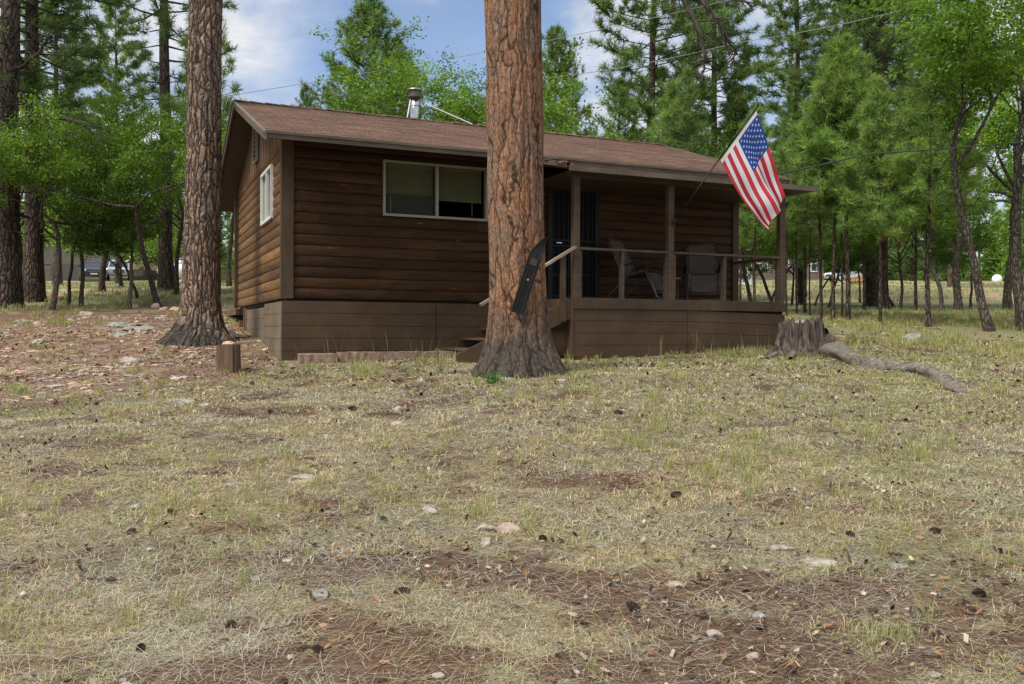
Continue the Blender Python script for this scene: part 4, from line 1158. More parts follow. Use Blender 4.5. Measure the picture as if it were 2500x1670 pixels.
GREEN_Y, GREEN_M, GREEN_D = (.250, .375, .105), (.180, .275, .085), (.125, .195, .066)
OAK_G, OAK_L, OAK_Dk = (.160, .275, .042), (.225, .365, .055), (.130, .225, .045)
PROTO = {
 # mature ponderosas (about 20 m)
 'pine_a': lambda: ('bark_dark', 'needles', pine(11, 20, 5.0, 3.7, 150, .22, 17, .27, .026, GREEN_M, False, 8.5, -.05)),
 'pine_b': lambda: ('bark_dark', 'needles', pine(12, 20, 6.0, 3.1, 150, .22, 17, .27, .026, GREEN_M, False, 8.5, -.1)),
 'pine_c': lambda: ('bark_dark', 'needles', pine(13, 21, 4.2, 4.0, 125, .28, 16, .28, .026, GREEN_D, False, 6.8, -.12, dead=14)),
 'pine_left': lambda: ('bark_dark', 'needles', pine(21, 20, 6.0, 3.4, 96, .30, 17, .26, .022, GREEN_D, False, 6.6, -.18, dead=18)),
 # conical younger pines (12 m)
 'cone_a': lambda: ('bark_dark', 'needles', pine(31, 12, 1.2, 3.9, 190, .18, 16, .24, .026, GREEN_M, True, 6.5, expo=.62)),
 'cone_b': lambda: ('bark_dark', 'needles', pine(32, 12, 1.2, 2.9, 160, .16, 16, .24, .026, GREEN_M, True, 6., expo=.66)),
 # slender bushy pines (8 m) of the stand on the right
 'young_a': lambda: ('bark_dark', 'needles', pine(41, 8, 3.3, 1.6, 84, .062, 24, .24, .014, GREEN_Y, True, 9.0, .05, .015, 9)),
 'young_b': lambda: ('bark_dark', 'needles', pine(42, 8, 2.9, 1.5, 78, .058, 24, .24, .014, GREEN_Y, True, 9.0, .0, .015, 10)),
 'young_c': lambda: ('bark_dark', 'needles', pine(43, 8, 3.7, 1.3, 64, .052, 22, .22, .014, GREEN_M, True, 8., .05, .02, 10)),
 # oaks
 'oak_a': lambda: ('bark_oak', 'leaves', oak(51, 8.5, .115, .75, 15500, .047, OAK_L, .40, (.05, .02))),
 'oak_b': lambda: ('bark_oak', 'leaves', oak(52, 8.0, .095, .85, 14000, .046, OAK_G, .40, (-.08, .02))),
 'oak_c': lambda: ('bark_oak', 'leaves', oak(53, 7.0, .085, .95, 13000, .046, OAK_G, .42, (.12, -.05), curve=.16)),
 'oak_d': lambda: ('bark_oak', 'leaves', oak(54, 6.5, .07, .9, 11000, .045, OAK_Dk, .46, (-.15, .0), curve=.18)),
 'oak_lean': lambda: ('bark_oak', 'leaves', oak(61, 8.0, .095, .6, 13000, .046, OAK_G, .52, (-.22, .05), curve=.09)),
 'oak_bush': lambda: ('bark_oak', 'leaves', oak(55, 4.6, .07, 1.1, 12000, .047, OAK_L, .22, (.05, 0), curve=.15)),
}
PH = dict(pine_a=20, pine_b=20, pine_c=21, pine_left=20, cone_a=12, cone_b=12, young_a=8, young_b=8, young_c=8, oak_a=8.5, oak_b=8, oak_c=7, oak_d=6.5, oak_lean=8, oak_bush=4.6)
BUILT = {}
def tree(kind, u, Y, H, label, rz=None, sxy=1., group=None, vb=None, name=None, z=None):
    if vb is not None: p = at_ground(u, vb)
    else: p = on_ground(u, Y)
    nm = name or ('oak_tree' if kind.startswith('oak') else 'pine_tree')
    if kind not in BUILT:
        bk_, lf, (tk, cr) = PROTO[kind]()
        o = empty(nm); tk.build('trunk', M[bk_], o, True); cr.build('crown', M[lf], o, False); BUILT[kind] = o
    else:
        o = copy_tree(BUILT[kind]); o.name = nm
    k = H/PH[kind]
    o.location = p; o.scale = (k*sxy, k*sxy, k)
    rr_ = random.Random(int(u*7)); o.rotation_euler = (0, 0, rr_.uniform(0, 6.28) if rz is None else rz)
    for kk in ('label', 'group', 'category'):
        if kk in o: del o[kk]
    return tag(o, label, 'tree', group)
# -- behind the cabin
tree('cone_a', 905, 36, 11.7, 'broad cone shaped pine rising above the roof left of the flue', 1., 1.05)
tree('cone_b', 986, 46, 12.6, 'narrow pale pine tip just left of the flue, behind the oaks', 2., .8)
tree('cone_b', 748, 36, 8.2, 'small pine tip showing over the middle of the left roof half', .4, .8)
tree('young_a', 597, 30, 6.5, 'single tuft of a pine tip peeking over the roof ridge corner', .3)
tree('oak_a', 1062, 27, 8.6, 'bright green oak right behind the chimney flue', 2.2, 1.0)
tree('oak_b', 1125, 28, 9.2, 'bright green oak between the flue and the front pine, bare twigs on top', 1.2, 1.1)
tree('oak_a', 1195, 29, 8.6, 'bright oak half hidden behind the front pine trunk', 3.3)
tree('cone_a', 1350, 42, 12.6, 'conical pine standing just right of the front pine trunk', 2.6, .8)
tree('oak_b', 1325, 27, 9.0, 'bright green oak right beside the front pine trunk above the roof', .2)
tree('oak_a', 1425, 29, 7.4, 'low rounded oak above the roof between two pines', 4.)
tree('pine_a', 1575, 36, 20, 'tall open pine behind the cabin with bare lower branches', .6)
tree('pine_b', 1742, 38, 18.5, 'tall pine directly behind the flag pole', 1.9)
tree('young_c', 1668, 30, 8.0, 'thin pine between the two tall pines behind the roof', .9)
tree('oak_c', 1840, 32, 6.6, 'oak with light leaves behind the flag', 2.4)
tree('pine_b', 1957, 44, 20, 'tall dense pine right of the flag in the background', 4.2)
tree('pine_c', 2143, 38, 19.5, 'tall dark pine with spreading bare limbs behind the right stand', 2.0)
tree('pine_a', 2325, 58, 23, 'distant tall pine in the upper right, above the oaks', 3.1)
tree('cone_b', 1500, 33, 8.3, 'bushy pine low behind the roof, left of the tall open pine', 4.4)
tree('young_a', 1640, 31, 7.8, 'bushy pine low behind the roof, right of the tall open pine', 3.3, 1.15)
tree('oak_b', 1700, 34, 8.2, 'oak low behind the roof near the flag pole', 5.1)
tree('cone_a', 1790, 40, 9.6, 'bushy pine behind the flag pole tip', 2.7, .8)
# -- right stand
R_ = 'slender trees of the stand on the right'
tree('young_c', 1806, 27, 5.6, 'straight trunk seen through the porch opening, beside the wall corner', .4, 1.1, R_)
tree('young_b', 1842, 25, 5.7, 'straight dark trunk in the middle of the porch opening', 1.4, 1.1, R_)
tree('oak_d', 1872, 30, 6., 'thin leaning trunk in the right half of the porch opening', 2.4, .7, R_)
tree('oak_d', 1889, 31, 6., 'crooked trunk beside the right porch post, seen through the opening', .5, 1., R_)
tree('young_c', 1920, None, 5.4, 'thin straight pine just right of the porch corner', 2.2, .9, R_, 771)
tree('oak_b', 1932, None, 3.9, 'pale grey trunk right of the porch corner, second from the porch', 1.2, 1.1, R_, 746)
tree('young_b', 1945, None, 5.5, 'thin pine directly behind the left side of the stump', 3.0, .8, R_, 764)
tree('pine_b', 1957, None, 9., 'thicker dark trunk behind the left half of the stump', 3.0, 1.1, R_, 744)
tree('young_c', 1977, None, 5.0, 'very thin pine above the middle of the stump', 1.8, .75, R_, 769)
tree('oak_d', 1986, None, 4.4, 'curved oak sapling in front of the brown house', 2.0, .8, R_, 747)
tree('young_a', 2004, None, 6.0, 'slim pine behind the right side of the stump', .2, 1., R_, 781)
tree('oak_c', 2022, None, 4.6, 'forked crooked oak between two slim pines right of the stump', 5.0, .8, R_, 752)
tree('young_a', 2034, None, 7.0, 'slim pine just right of the stump with a tall bright crown', 2.7, 1., R_, 785)
tree('young_c', 2057, None, 5.6, 'very thin pine left of a thicker dark pine in the stand', 4., .8, R_, 783)
tree('young_a', 2071, None, 7.1, 'thicker dark pine in the stand, tallest bright crown', 5.1, 1.15, R_, 784)
tree('oak_b', 2100, None, 5.0, 'bent oak in front of the white pickup', 3.5, .8, R_, 739)
tree('pine_c', 2128, None, 17, 'stout dark pine, left of the pair by the pickup', 1.1, 1., R_, 747)
tree('pine_b', 2156, None, 15, 'stout dark pine, right of the pair by the pickup', 2.2, 1., R_, 754)
tree('young_b', 2149, None, 5.8, 'slim pine in front of the stout pair, with dead orange needle clusters', 4.4, 1., R_, 793)
tree('oak_d', 2186, None, 5.2, 'leaning oak right of the stout pair of pines', 5.6, 1., R_, 749)
tree('oak_b', 2199, None, 5.2, 'pale oak trunk beside the leaning oak', 2.6, .9, R_, 756)
tree('young_b', 2266, None, 6.5, 'dark pine with swollen base in the right part of the stand', 1.6, 1.25, R_, 798)
tree('oak_c', 2297, None, 6.4, 'grey oak right of the dark pine with swollen base', .2, .9, R_, 764)
tree('oak_a', 2340, None, 8.6, 'straight thick oak with a knot halfway up the bare trunk', .6, 1.1, R_, 763)
tree('oak_d', 2370, None, 6., 'thin curved oak sapling right of the knotted oak', 3.9, .7, R_, 752)
tree('oak_lean', 2421, None, 8.4, 'strongly leaning crooked oak near the right edge', 0, 1., R_, 808)
tree('oak_a', 2461, None, 10.2, 'upright oak between the leaning oak and the right edge', 2., 1., R_, 757)
tree('oak_b', 2503, None, 10.8, 'oak trunk at the very right edge of the picture', 4.6, 1.05, R_, 806)
tree('young_a', 2235, 29, 6.4, 'bushy young pine behind the right stand', .9, 1.1, R_)
tree('young_b', 1910, 33, 5.9, 'bushy young pine behind the porch corner', 2.9, 1.2, R_)
tree('young_a', 2110, 30, 6.5, 'bushy young pine behind the stout pair', 5.9, 1.1, R_)
tree('young_b', 1965, 27, 5.6, 'young pine with a low crown behind the stump', 4.7, 1.2, R_)
# -- left
L_ = 'trees at the left of the cabin'
tree('pine_left', 12, None, 19, 'massive old pine at the left edge with dead gnarled limbs', .7, 1.35, L_, 750)
tree('pine_left', 80, None, 20, 'dark old pine second from the left edge', 2.9, 1.0, L_, 737)
tree('pine_left', 408, 34, 21, 'tall pine left of the cabin corner pine, pale mossy trunk above', 4.6, .9, L_)
tree('oak_c', 122, None, 7.0, 'curvy grey oak trunk right of the two old pines', .3, .95, L_, 757)
tree('oak_d', 166, None, 6.4, 'thin dark oak left of the dark car', 1.9, .8, L_, 745)
tree('oak_b', 198, None, 7.4, 'straight dark oak in front of the dark car', 3.6, .75, L_, 750)
tree('oak_d', 317, None, 6.2, 'thin oak bowed at its foot, right of the pale car', 4.8, .9, L_, 755)
tree('oak_d', 338, None, 5.8, 'thin upright oak behind the bowed one', .9, .75, L_, 728)
tree('oak_c', 391, None, 7.8, 'grey oak leaning left with forked top, left of the corner pine', 2.9, 1., L_, 749)
tree('oak_b', 430, 31, 7.5, 'oak behind the corner pine with leaves on both sides', 1., 1., L_)
tree('young_a', 500, 27, 9.5, 'pine right behind the corner pine, tufts showing at its right side', 2.2, .75, L_)
tree('oak_a', 250, 33, 8.0, 'bright oak in front of the grey barn roof', 3.0, 1.1, L_)
tree('oak_b', 60, 29, 7.6, 'oak crown between the two old pines', 5.0, 1.1, L_)
tree('oak_bush', 300, 40, 6.0, 'low bushy oak behind the cars', 1., 1.2, L_)
tree('oak_a', 560, 42, 9.5, 'tree seen below the rear eave at the cabin corner', 2., 1., L_)
tree('pine_b', 140, 46, 19, 'background pine above the grey barn at left', 3., 1., L_)
tree('pine_a', 290, 52, 17, 'background pine right of the barn gable', 5., 1., L_)
# dead gnarled limbs reaching from the old pine at the left edge
ob = [o for o in bpy.data.objects if o.get('label', '').startswith('massive old pine')][0]
inv = Matrix.LocRotScale(ob.location, ob.rotation_euler, ob.scale).inverted()
dl = MB(); rg = random.Random(5); YL = ob.location.y-.5
for P, r0 in (([(30, 172), (60, 160), (95, 125), (118, 92), (126, 88)], .075), ([(118, 92), (135, 108), (146, 128), (150, 160)], .03), ([(45, 100), (75, 97), (100, 99), (126, 88)], .035),
              ([(5, 260), (55, 255), (85, 250), (120, 268), (150, 275), (175, 282), (215, 295), (250, 312), (300, 335)], .055), ([(160, 278), (168, 295), (205, 305), (240, 340)], .03), ([(0, 215), (10, 238), (50, 250)], .05),
              ([(10, 120), (20, 100), (28, 78)], .022), ([(0, 5), (10, 22), (22, 45)], .045), ([(110, 290), (150, 292), (190, 300), (230, 325), (262, 342)], .05)):
    pts = [inv @ px(u, v, YL-.3*i/len(P)) for i, (u, v) in enumerate(P)]
    f2 = []
    for a, b in zip(pts[:-1], pts[1:]):
        for q in range(5): f2.append(a.lerp(b, q/5)+Vector((rg.uniform(-1, 1), rg.uniform(-1, 1), rg.uniform(-1, 1)))*.02)
    f2.append(pts[-1]); k = .75
    dl.tube(f2, list(np.linspace(r0*k, r0*.3*k, len(f2))), 6, cap=False)
    for q in range(7):
        i = rg.randint(2, len(f2)-2); d = (f2[min(i+1, len(f2)-1)]-f2[i-1]).normalized()+Vector((rg.uniform(-1, 1), rg.uniform(-1, 1), rg.uniform(-1, .6)))*.8
        gnarl(dl, f2[i], d, rg.uniform(.3, .9), .014, rg, 1, -.1, 3, .35)
dl.build('dead_limb', M['deadlimb'], ob, True)
# the dead orange needle clusters on one slim pine
ob = [o for o in bpy.data.objects if 'dead orange needle clusters' in o.get('label', '')][0]
inv = Matrix.LocRotScale(ob.location, ob.rotation_euler, ob.scale).inverted()
dc = MB(); rs = R0(3); C = np.array([tuple(inv @ px(u, v, ob.location.y-.25)) for u, v in ((2166, 566), (2158, 578), (2200, 584), (2163, 572))])
needle_tufts(dc, C, np.tile([0, 0, -1.], (4, 1)), 60, .20, .016, np.tile([(.34, .16, .06)], (4, 1)), rs)
dc.build('dead_needle_cluster', M['needles'], ob)

# -- the wood beyond the meadow, read as one mass
fw = MB(); rs = R0(99); far_t = MB()
sites = []
for k in range(300):
    Y = rs.uniform(92, 150); a = rs.uniform(-.66, .66)
    if -.62 < a < .62: sites.append((a*Y, Y))
for k_, (x, Y) in enumerate(sites):
    H = rs.uniform(9, 18) if k_ % 3 else rs.uniform(3, 5); z = gz(x, Y); r = rs.uniform(1.6, 2.8)
    n = 110; f = rs.uniform(.02, 1, n); a = rs.uniform(0, 6.28, n); q = r*(1-f)**.6*np.sqrt(rs.uniform(.1, 1, n))*(.7+.3*np.sin(f*40))
    C = np.stack([x+q*np.cos(a), Y+q*np.sin(a), z+f*H], 1); D = np.stack([np.cos(a), np.sin(a), np.full(n, .4)], 1); D /= np.linalg.norm(D, axis=1, keepdims=True)
    c0 = np.array([GREEN_M, GREEN_D, OAK_G][rs.randint(3)])*rs.uniform(.8, 1.2)
    needle_tufts(fw, C, D, 8, .85, .20, np.tile(c0, (n, 1))*rs.uniform(.7, 1.3, (n, 1)), rs)
    fw.tube([(x, Y, z-.3), (x, Y, z+H*.9)], [.22, .05], 5, 1, col=(.1, .07, .05), cap=False)
tag(fw.build('distant_wood', [M['needles'], M['bark_dark']]), 'distant wood of pines and oaks beyond the meadow', 'wood', kind='stuff')
# ------------------------------------------------------------------ far buildings, vehicles, tanks
M['barn'] = wood('grey brown barn boards', (.085, .075, .062), (.125, .11, .09), (3, 3, .08), 6, .8, .2)
M['housew'] = wood('brown lap siding', (.13, .105, .085), (.17, .14, .11), (.1, .1, 3), 6, .7, .2)
M['roofdark'] = plain('dark roofing', (.09, .075, .065), .9, 0, .3, 10)
M['carglass'] = plain('car glass', (.03, .04, .05), .06, 0, .05, 3, 0, .9)
M['tyre'] = plain('tyre rubber', (.018, .018, .018), .8)
M['tan'] = plain('tan tank paint', (.42, .36, .30), .5)
M['cream'] = plain('white tank paint', (.78, .80, .82), .4)
M['lamp'] = plain('headlamp', (.75, .78, .8), .1, 0, .05, 3, 0, .8)
M['chrome'] = plain('bright trim', (.6, .62, .64), .2, .9)
# grey brown barn with a gambrel gable facing us
YB = 88
bz = gz((150-CU)/F_PX*YB, YB)
def bx(u): return (u-CU)/F_PX*YB
barn = empty('barn', (bx(170), YB, bz), label='grey brown barn with a gambrel roof behind the parked cars', cat='barn')
x0, x1 = bx(55)-bx(170), bx(298)-bx(170)
zt = lambda v: EYE+(CV-v)/F_PX*YB-bz
xm = (x0+x1)/2; hw = (x1-x0)/2
pf = [(x0, -.5), (x1, -.5), (x1, zt(626)), (xm+hw*.74, zt(598)), (xm, zt(566)), (xm-hw*.74, zt(598)), (x0, zt(626))]
MB().prism(pf, (0, 0, 0), (1, 0, 0), (0, 0, 1), (0, 12, 0)).build('wall', M['barn'], barn)
rf = MB(); ov = .35
top = [(x1+ov, zt(630)), (xm+hw*.76, zt(597)+.12), (xm, zt(565)+.14), (xm-hw*.76, zt(597)+.12), (x0-ov, zt(630))]
for (a, b), (c_, d_) in zip(top[:-1], top[1:]): rf.prism([(a, b), (c_, d_), (c_, d_+.22), (a, b+.22)], (0, -.4, 0), (1, 0, 0), (0, 0, 1), (0, 12.8, 0))
rf.build('roof', M['roofdark'], barn)
MB().box((x0+.2, -.06, zt(642)-.12), (x1-.1, -.0, zt(642)+.12)).build('girt', M['barn'], barn)
gd = MB(); gd.box((bx(125)-bx(170), -.08, -.4), (bx(250)-bx(170), -.01, zt(645))); gd.build('garage_door', plain('garage door', (.06, .055, .05), .7), barn)
cd = MB(); cd.box((x1-.12, -.05, -.4), (x1+.02, .0, zt(627))); cd.build('corner_board', M['roofdark'], barn)

def car(label, p, rz, paint, kind, name='parked_car', cat='car', k=1.):
    c = empty(name, p, rz, label, cat); c.scale = (k, k, k)
    pm = plain(name+' paint', paint, .25, .3, .05, 3, 0, .6)
    w = .92
    if kind == 'suv':
        low = [(2.35, .35), (2.38, .62), (2.25, .85), (1.95, .96), (1.0, 1.06), (-2.1, 1.12), (-2.35, 1.05), (-2.4, .5), (-2.3, .35)]
        gl = [(1.0, 1.06), (.25, 1.56), (-1.7, 1.60), (-2.15, 1.12)]; rtop = [(.30, 1.55), (-1.75, 1.58), (-1.7, 1.66), (.1, 1.64)]
    else:
        low = [(2.7, .42), (2.72, .78), (2.6, 1.0), (1.15, 1.10), (-.9, 1.14), (-2.75, 1.12), (-2.8, .55), (-2.7, .42)]
        gl = [(1.15, 1.10), (.45, 1.68), (-.75, 1.70), (-.95, 1.14)]; rtop = [(.5, 1.66), (-.8, 1.68), (-.72, 1.77), (.38, 1.76)]
    b = MB()
    def shell(poly, w0, inset, mi=0):
        cx = np.mean([q[0] for q in poly]); cz = np.mean([q[1] for q in poly]); n = len(poly)
        inn = [(cx+(x-cx)*.985, cz+(z-cz)*.93) for x, z in poly]
        L = [(inn, -w0), (poly, -w0+inset), (poly, w0-inset), (inn, w0)]
        V = [(x, y, z) for pl_, y in L for x, z in pl_]
        F = [(a*n+i, a*n+(i+1) % n, (a+1)*n+(i+1) % n, (a+1)*n+i) for a in range(3) for i in range(n)]+[tuple(range(n))[::-1], tuple(3*n+i for i in range(n))]
        return V, F
    b.add(*shell(low, w, .10)); b.build('body', pm, c)
    g_ = MB(); n = len(gl)
    V = [(x, y*(w-.10-(.16 if z > 1.3 else 0)), z) for y in (-1, 1) for x, z in gl]
    g_.add(V, [tuple(range(n))[::-1], tuple(range(n, 2*n))]+[(i, (i+1) % n, n+(i+1) % n, n+i) for i in range(n)]); g_.build('window_glass', M['carglass'], c)
    r_ = MB(); r_.add(*shell(rtop, w-.2, .06))
    for y in (-1, 1):
        r_.bar((gl[0][0]-.02, y*(w-.12), gl[0][1]), (gl[1][0]+.04, y*(w-.26), gl[1][1]+.02), .06, .05)
        r_.bar((-.35, y*(w-.11), 1.1), (-.4, y*(w-.25), gl[1][1]), .09, .04); r_.bar((gl[3][0]+.02, y*(w-.11), 1.12), (gl[2][0], y*(w-.25), gl[2][1]), .12, .05)
    r_.build('roof', pm, c)
    if kind == 'suv':
        rr_ = MB()
        for y in (-.62, .62): rr_.tube([(.0, y, 1.66), (-.1, y, 1.71), (-1.5, y, 1.71), (-1.6, y, 1.66)], .02, 6)
        rr_.build('roof_rail', M['chrome'], c)
    fx = low[1][0]
    for y in (-1, 1):
        MB().box((fx-.25, y*.58, .70 if kind == 'suv' else .78), (fx+.012-.05*(kind == 'suv'), y*.86, .86 if kind == 'suv' else .94)).build('headlight', M['lamp'], c)
        MB().box((.78, y*.90, 1.08), (.95, y*1.10, 1.22)).build('side_mirror', pm, c)
        for x in (1.45, -1.45) if kind == 'suv' else (1.75, -1.75):
            wh = MB().lathe([(.0, -.12), (.30, -.12), (.36, -.08), (.36, .08), (.30, .12), (0, .12)], (x, y*.84, .36), 20, 0, 'y'); wh = wh.build('wheel', M['tyre'], c, True)
            MB().lathe([(0, -.01), (.22, -.01), (.2, .02), (0, .03)], (x, y*.965, .36), 14, 0, 'y').build('rim', M['chrome'], wh)
    gr_ = MB().box((fx-.1, -.45, .55), (fx+.015, .45, .80)).build('grille', M['black_metal'], c)
    gs = MB()
    for z in (.60, .66, .72): gs.box((fx, -.42, z), (fx+.025, .42, z+.02))
    gs.build('grille_bar', M['chrome'], gr_)
    MB().box((fx-.2, -.86, .38), (fx+.05, .86, .52)).build('bumper', pm if kind == 'suv' else M['chrome'], c)
    MB().box((fx+.051, -.26, .42), (fx+.06, .26, .52)).build('licence_plate', M['white'], c)
    return c
def gp(u, Y): return on_ground(u, Y)
car('dark blue grey sport utility car parked in front of the barn', gp(226, 73), math.radians(-62), (.035, .045, .065), 'suv')
car('pale silver pickup parked right of the dark car by the barn', gp(290, 76), math.radians(-66), (.52, .56, .60), 'pickup', 'parked_truck', 'truck')
# propane tanks
def tank(label, p, rz, r, L, mat):
    t = empty('propane_tank', p, rz, label, 'tank', 'propane tanks')
    pr = [(0, -L/2-r*.55)]+[(r*math.sin(a), -L/2-r*.55*math.cos(a)) for a in np.linspace(.25, PI/2, 6)]+[(r*math.sin(a), L/2-r*.55*math.cos(a)) for a in np.linspace(PI/2, PI-.25, 6)]+[(0, L/2+r*.55)]
    MB().lathe(pr, (0, 0, r+.35), 26, 0, 'x').build('shell', M[mat], t, True)
    MB().lathe([(.0, 0), (.22, 0), (.22, .16), (.15, .24), (0, .25)], (0, 0, 2*r+.33), 14).build('valve_dome', M[mat], t, True)
    for x in (-L*.36, L*.36):
        MB().box((x-.1, -r*.8, -.1), (x+.1, r*.8, .55)).build('saddle', M['barn'], t)
    return t
p = gp(372, 68); tank('tan propane tank standing high behind the leaning oak', p+Vector((0, 0, .55)), .9, .62, 3.0, 'tan')
p = gp(442, 58); tank('white propane tank low beside the rubble, left of the corner pine', p+Vector((0, 0, -.05)), .25, .50, 2.4, 'cream')
# brown deck railing far behind the cabin corner
YR = 60
rl = empty('deck_railing', gp(556, YR), 0, 'brown slatted deck railing seen past the rear corner of the cabin', 'railing')
zb = EYE+(CV-690)/F_PX*YR-rl.location.z; zt_ = EYE+(CV-651)/F_PX*YR-rl.location.z
xa, xb = -1.4, 3.
MB().box((xa, -.06, zt_-.08), (xb, .06, zt_)).build('top_rail', M['oldtimber'], rl)
MB().box((xa, -.04, zb), (xb, .04, zb+.10)).build('bottom_rail', M['oldtimber'], rl)
sl_ = MB(); x = xa
while x < xb: sl_.box((x, -.03, zb+.1), (x+.055, .02, zt_-.08)); x += .135
sl_.build('slat_panel', M['oldtimber'], rl)
for x in (xa, (xa+xb)/2, xb): MB().box((x-.05, -.05, -.5), (x+.05, .05, zt_-.08)).build('post', M['oldtimber'], rl)
MB().box((xa, .2, -.6), (xb, 2.5, zb-.02)).build('deck', plain('pale concrete', (.42, .39, .34), .9), rl)
# brown house at the right
YH = 78
def hx(u): return (u-CU)/F_PX*YH
hb = gp(1900, YH)
hz = lambda v: EYE+(CV-v)/F_PX*YH-hb.z
hs = empty('house', hb, 0, 'long low brown house with white framed windows across the meadow', 'house')
X = lambda u: hx(u)-hb.x
wl = MB()
z = hz(682)
wl.box((X(1700), 0, hz(700)), (X(2010), 7, hz(682)))
MB().box((X(1700), .02, hz(682)), (X(2010), 7, hz(614))).build('wall_core', M['housew'], hs)
wl.build('foundation', plain('foundation block', (.40, .37, .33), .9), hs)
lap = MB()
while z < hz(614)-.05:
    lap.prism([(-.05, z), (0.015, z), (0.015, z+.2), (-.01, z+.2)], (X(1700), 0, 0), (0, 1, 0), (0, 0, 1), (X(2010)-X(1700), 0, 0)); z += .2
lap.build('wall', M['housew'], hs)
MB().prism([(-.5, hz(615)), (3.5, hz(592)), (7.5, hz(615)), (7.5, hz(615)+.15), (3.5, hz(592)+.15), (-.5, hz(615)+.15)], (X(1690), 0, 0), (0, 1, 0), (0, 0, 1), (X(2022)-X(1690), 0, 0)).build('roof', M['roofdark'], hs)
for ua, ub, va, vb in ((1788, 1800, 622, 660), (1822, 1836, 622, 657), (1846, 1862, 628, 658), (1864, 1874, 628, 658), (1918, 1926, 630, 660), (1978, 1995, 624, 664)):
    wi = MB()
    a, b, c_, d_ = X(ua), X(ub), hz(vb), hz(va); f = .09
    for q in (((a, c_), (a+f, d_)), ((b-f, c_), (b, d_)), ((a+f, c_), (b-f, c_+f)), ((a+f, d_-f), (b-f, d_)), ((a+f, (c_+d_)/2-f/2), (b-f, (c_+d_)/2+f/2))): wi.box((q[0][0], -.10, q[0][1]), (q[1][0], -.03, q[1][1]))
    wi = wi.build('window', M['white'], hs)
    MB().box((a+f, -.075, c_+f), (b-f, -.06, d_-f)).build('pane', M['carglass'], wi)
# white travel trailer
YT = 62
tb = gp(1806, YT); tx = lambda u: (u-CU)/F_PX*YT-tb.x; tz = lambda v: EYE+(CV-v)/F_PX*YT-tb.z
tr = empty('travel_trailer', tb, 0, 'white travel trailer with a sloped front, seen through the porch opening', 'trailer')
MB().prism([(tx(1740), tz(696)), (tx(1835), tz(695)), (tx(1835), tz(674)), (tx(1824), tz(646)), (tx(1815), tz(634)), (tx(1740), tz(634))], (0, 0, 0), (1, 0, 0), (0, 0, 1), (0, 2.4, 0)).build('body', M['white'], tr)
MB().box((tx(1740), -.012, tz(676)), (tx(1833), -.001, tz(674))).build('stripe', plain('grey stripe', (.12, .13, .14), .5), tr)
MB().box((tx(1770), -.02, tz(668)), (tx(1800), -.001, tz(650))).build('window', M['carglass'], tr)
MB().bar((tx(1835), 1.2, tz(698)), (tx(1850), 1.2, tz(699)), .1, .12).build('tow_bar', M['black_metal'], tr)
for u in (1785, 1800): MB().lathe([(0, -.1), (.3, -.1), (.34, 0), (.3, .1), (0, .1)], (tx(u), .15, .3), 16, 0, 'y').build('wheel', M['tyre'], tr)
# white pickup with a spare wheel, and a stack of firewood
pk = car('white pickup with a dark spare wheel beside the brown house', gp(2076, 72), math.radians(-168), (.72, .73, .74), 'pickup', 'parked_truck', 'truck', .74)
sp = MB().lathe([(.12, -.1), (.36, -.12), (.42, -.06), (.42, .06), (.36, .12), (.12, .1)], (0, 0, 0), 20, 0, 'y').build('spare_wheel', M['tyre'], pk); sp.location = (-.95, 1.06, 1.28)
lb2 = MB(); lb2.bar((-.9, 0, 1.86), (1.2, 0, 1.80), .9, .05); lb2.build('roof_rack', M['oldtimber'], pk)
fwp = gp(2106, 66)
fwd = empty('firewood_pile', fwp, 0, 'heap of split orange firewood in front of the white pickup', 'firewood')
rs = R0(8); q = MB()
for k in range(60):
    x = rs.uniform(-1.4, 1.4); h = max(0, .6-abs(x)*.35)*rs.uniform(0, 1); a = rs.uniform(0, PI)
    d = Vector((math.cos(a), math.sin(a), rs.uniform(-.2, .2)))*.22
    pnt = Vector((x, rs.uniform(-.4, .4), h+.08)); q.bar(pnt-d, pnt+d, .12, .10)
o = q.build('split_logs', plain('split wood', (.46, .27, .14), .8, 0, .45, 4), fwd); o['kind'] = 'stuff'
# small white dome
wd = MB().lathe([(.42, -.1), (.42, .35), (.36, .55), (.2, .68), (0, .72)], gp(2434, 78)+Vector((0, 0, 0)), 18).build('tank_dome', M['cream'], None, True)
tag(wd, 'small white rounded tank dome in the meadow at far right', 'tank')

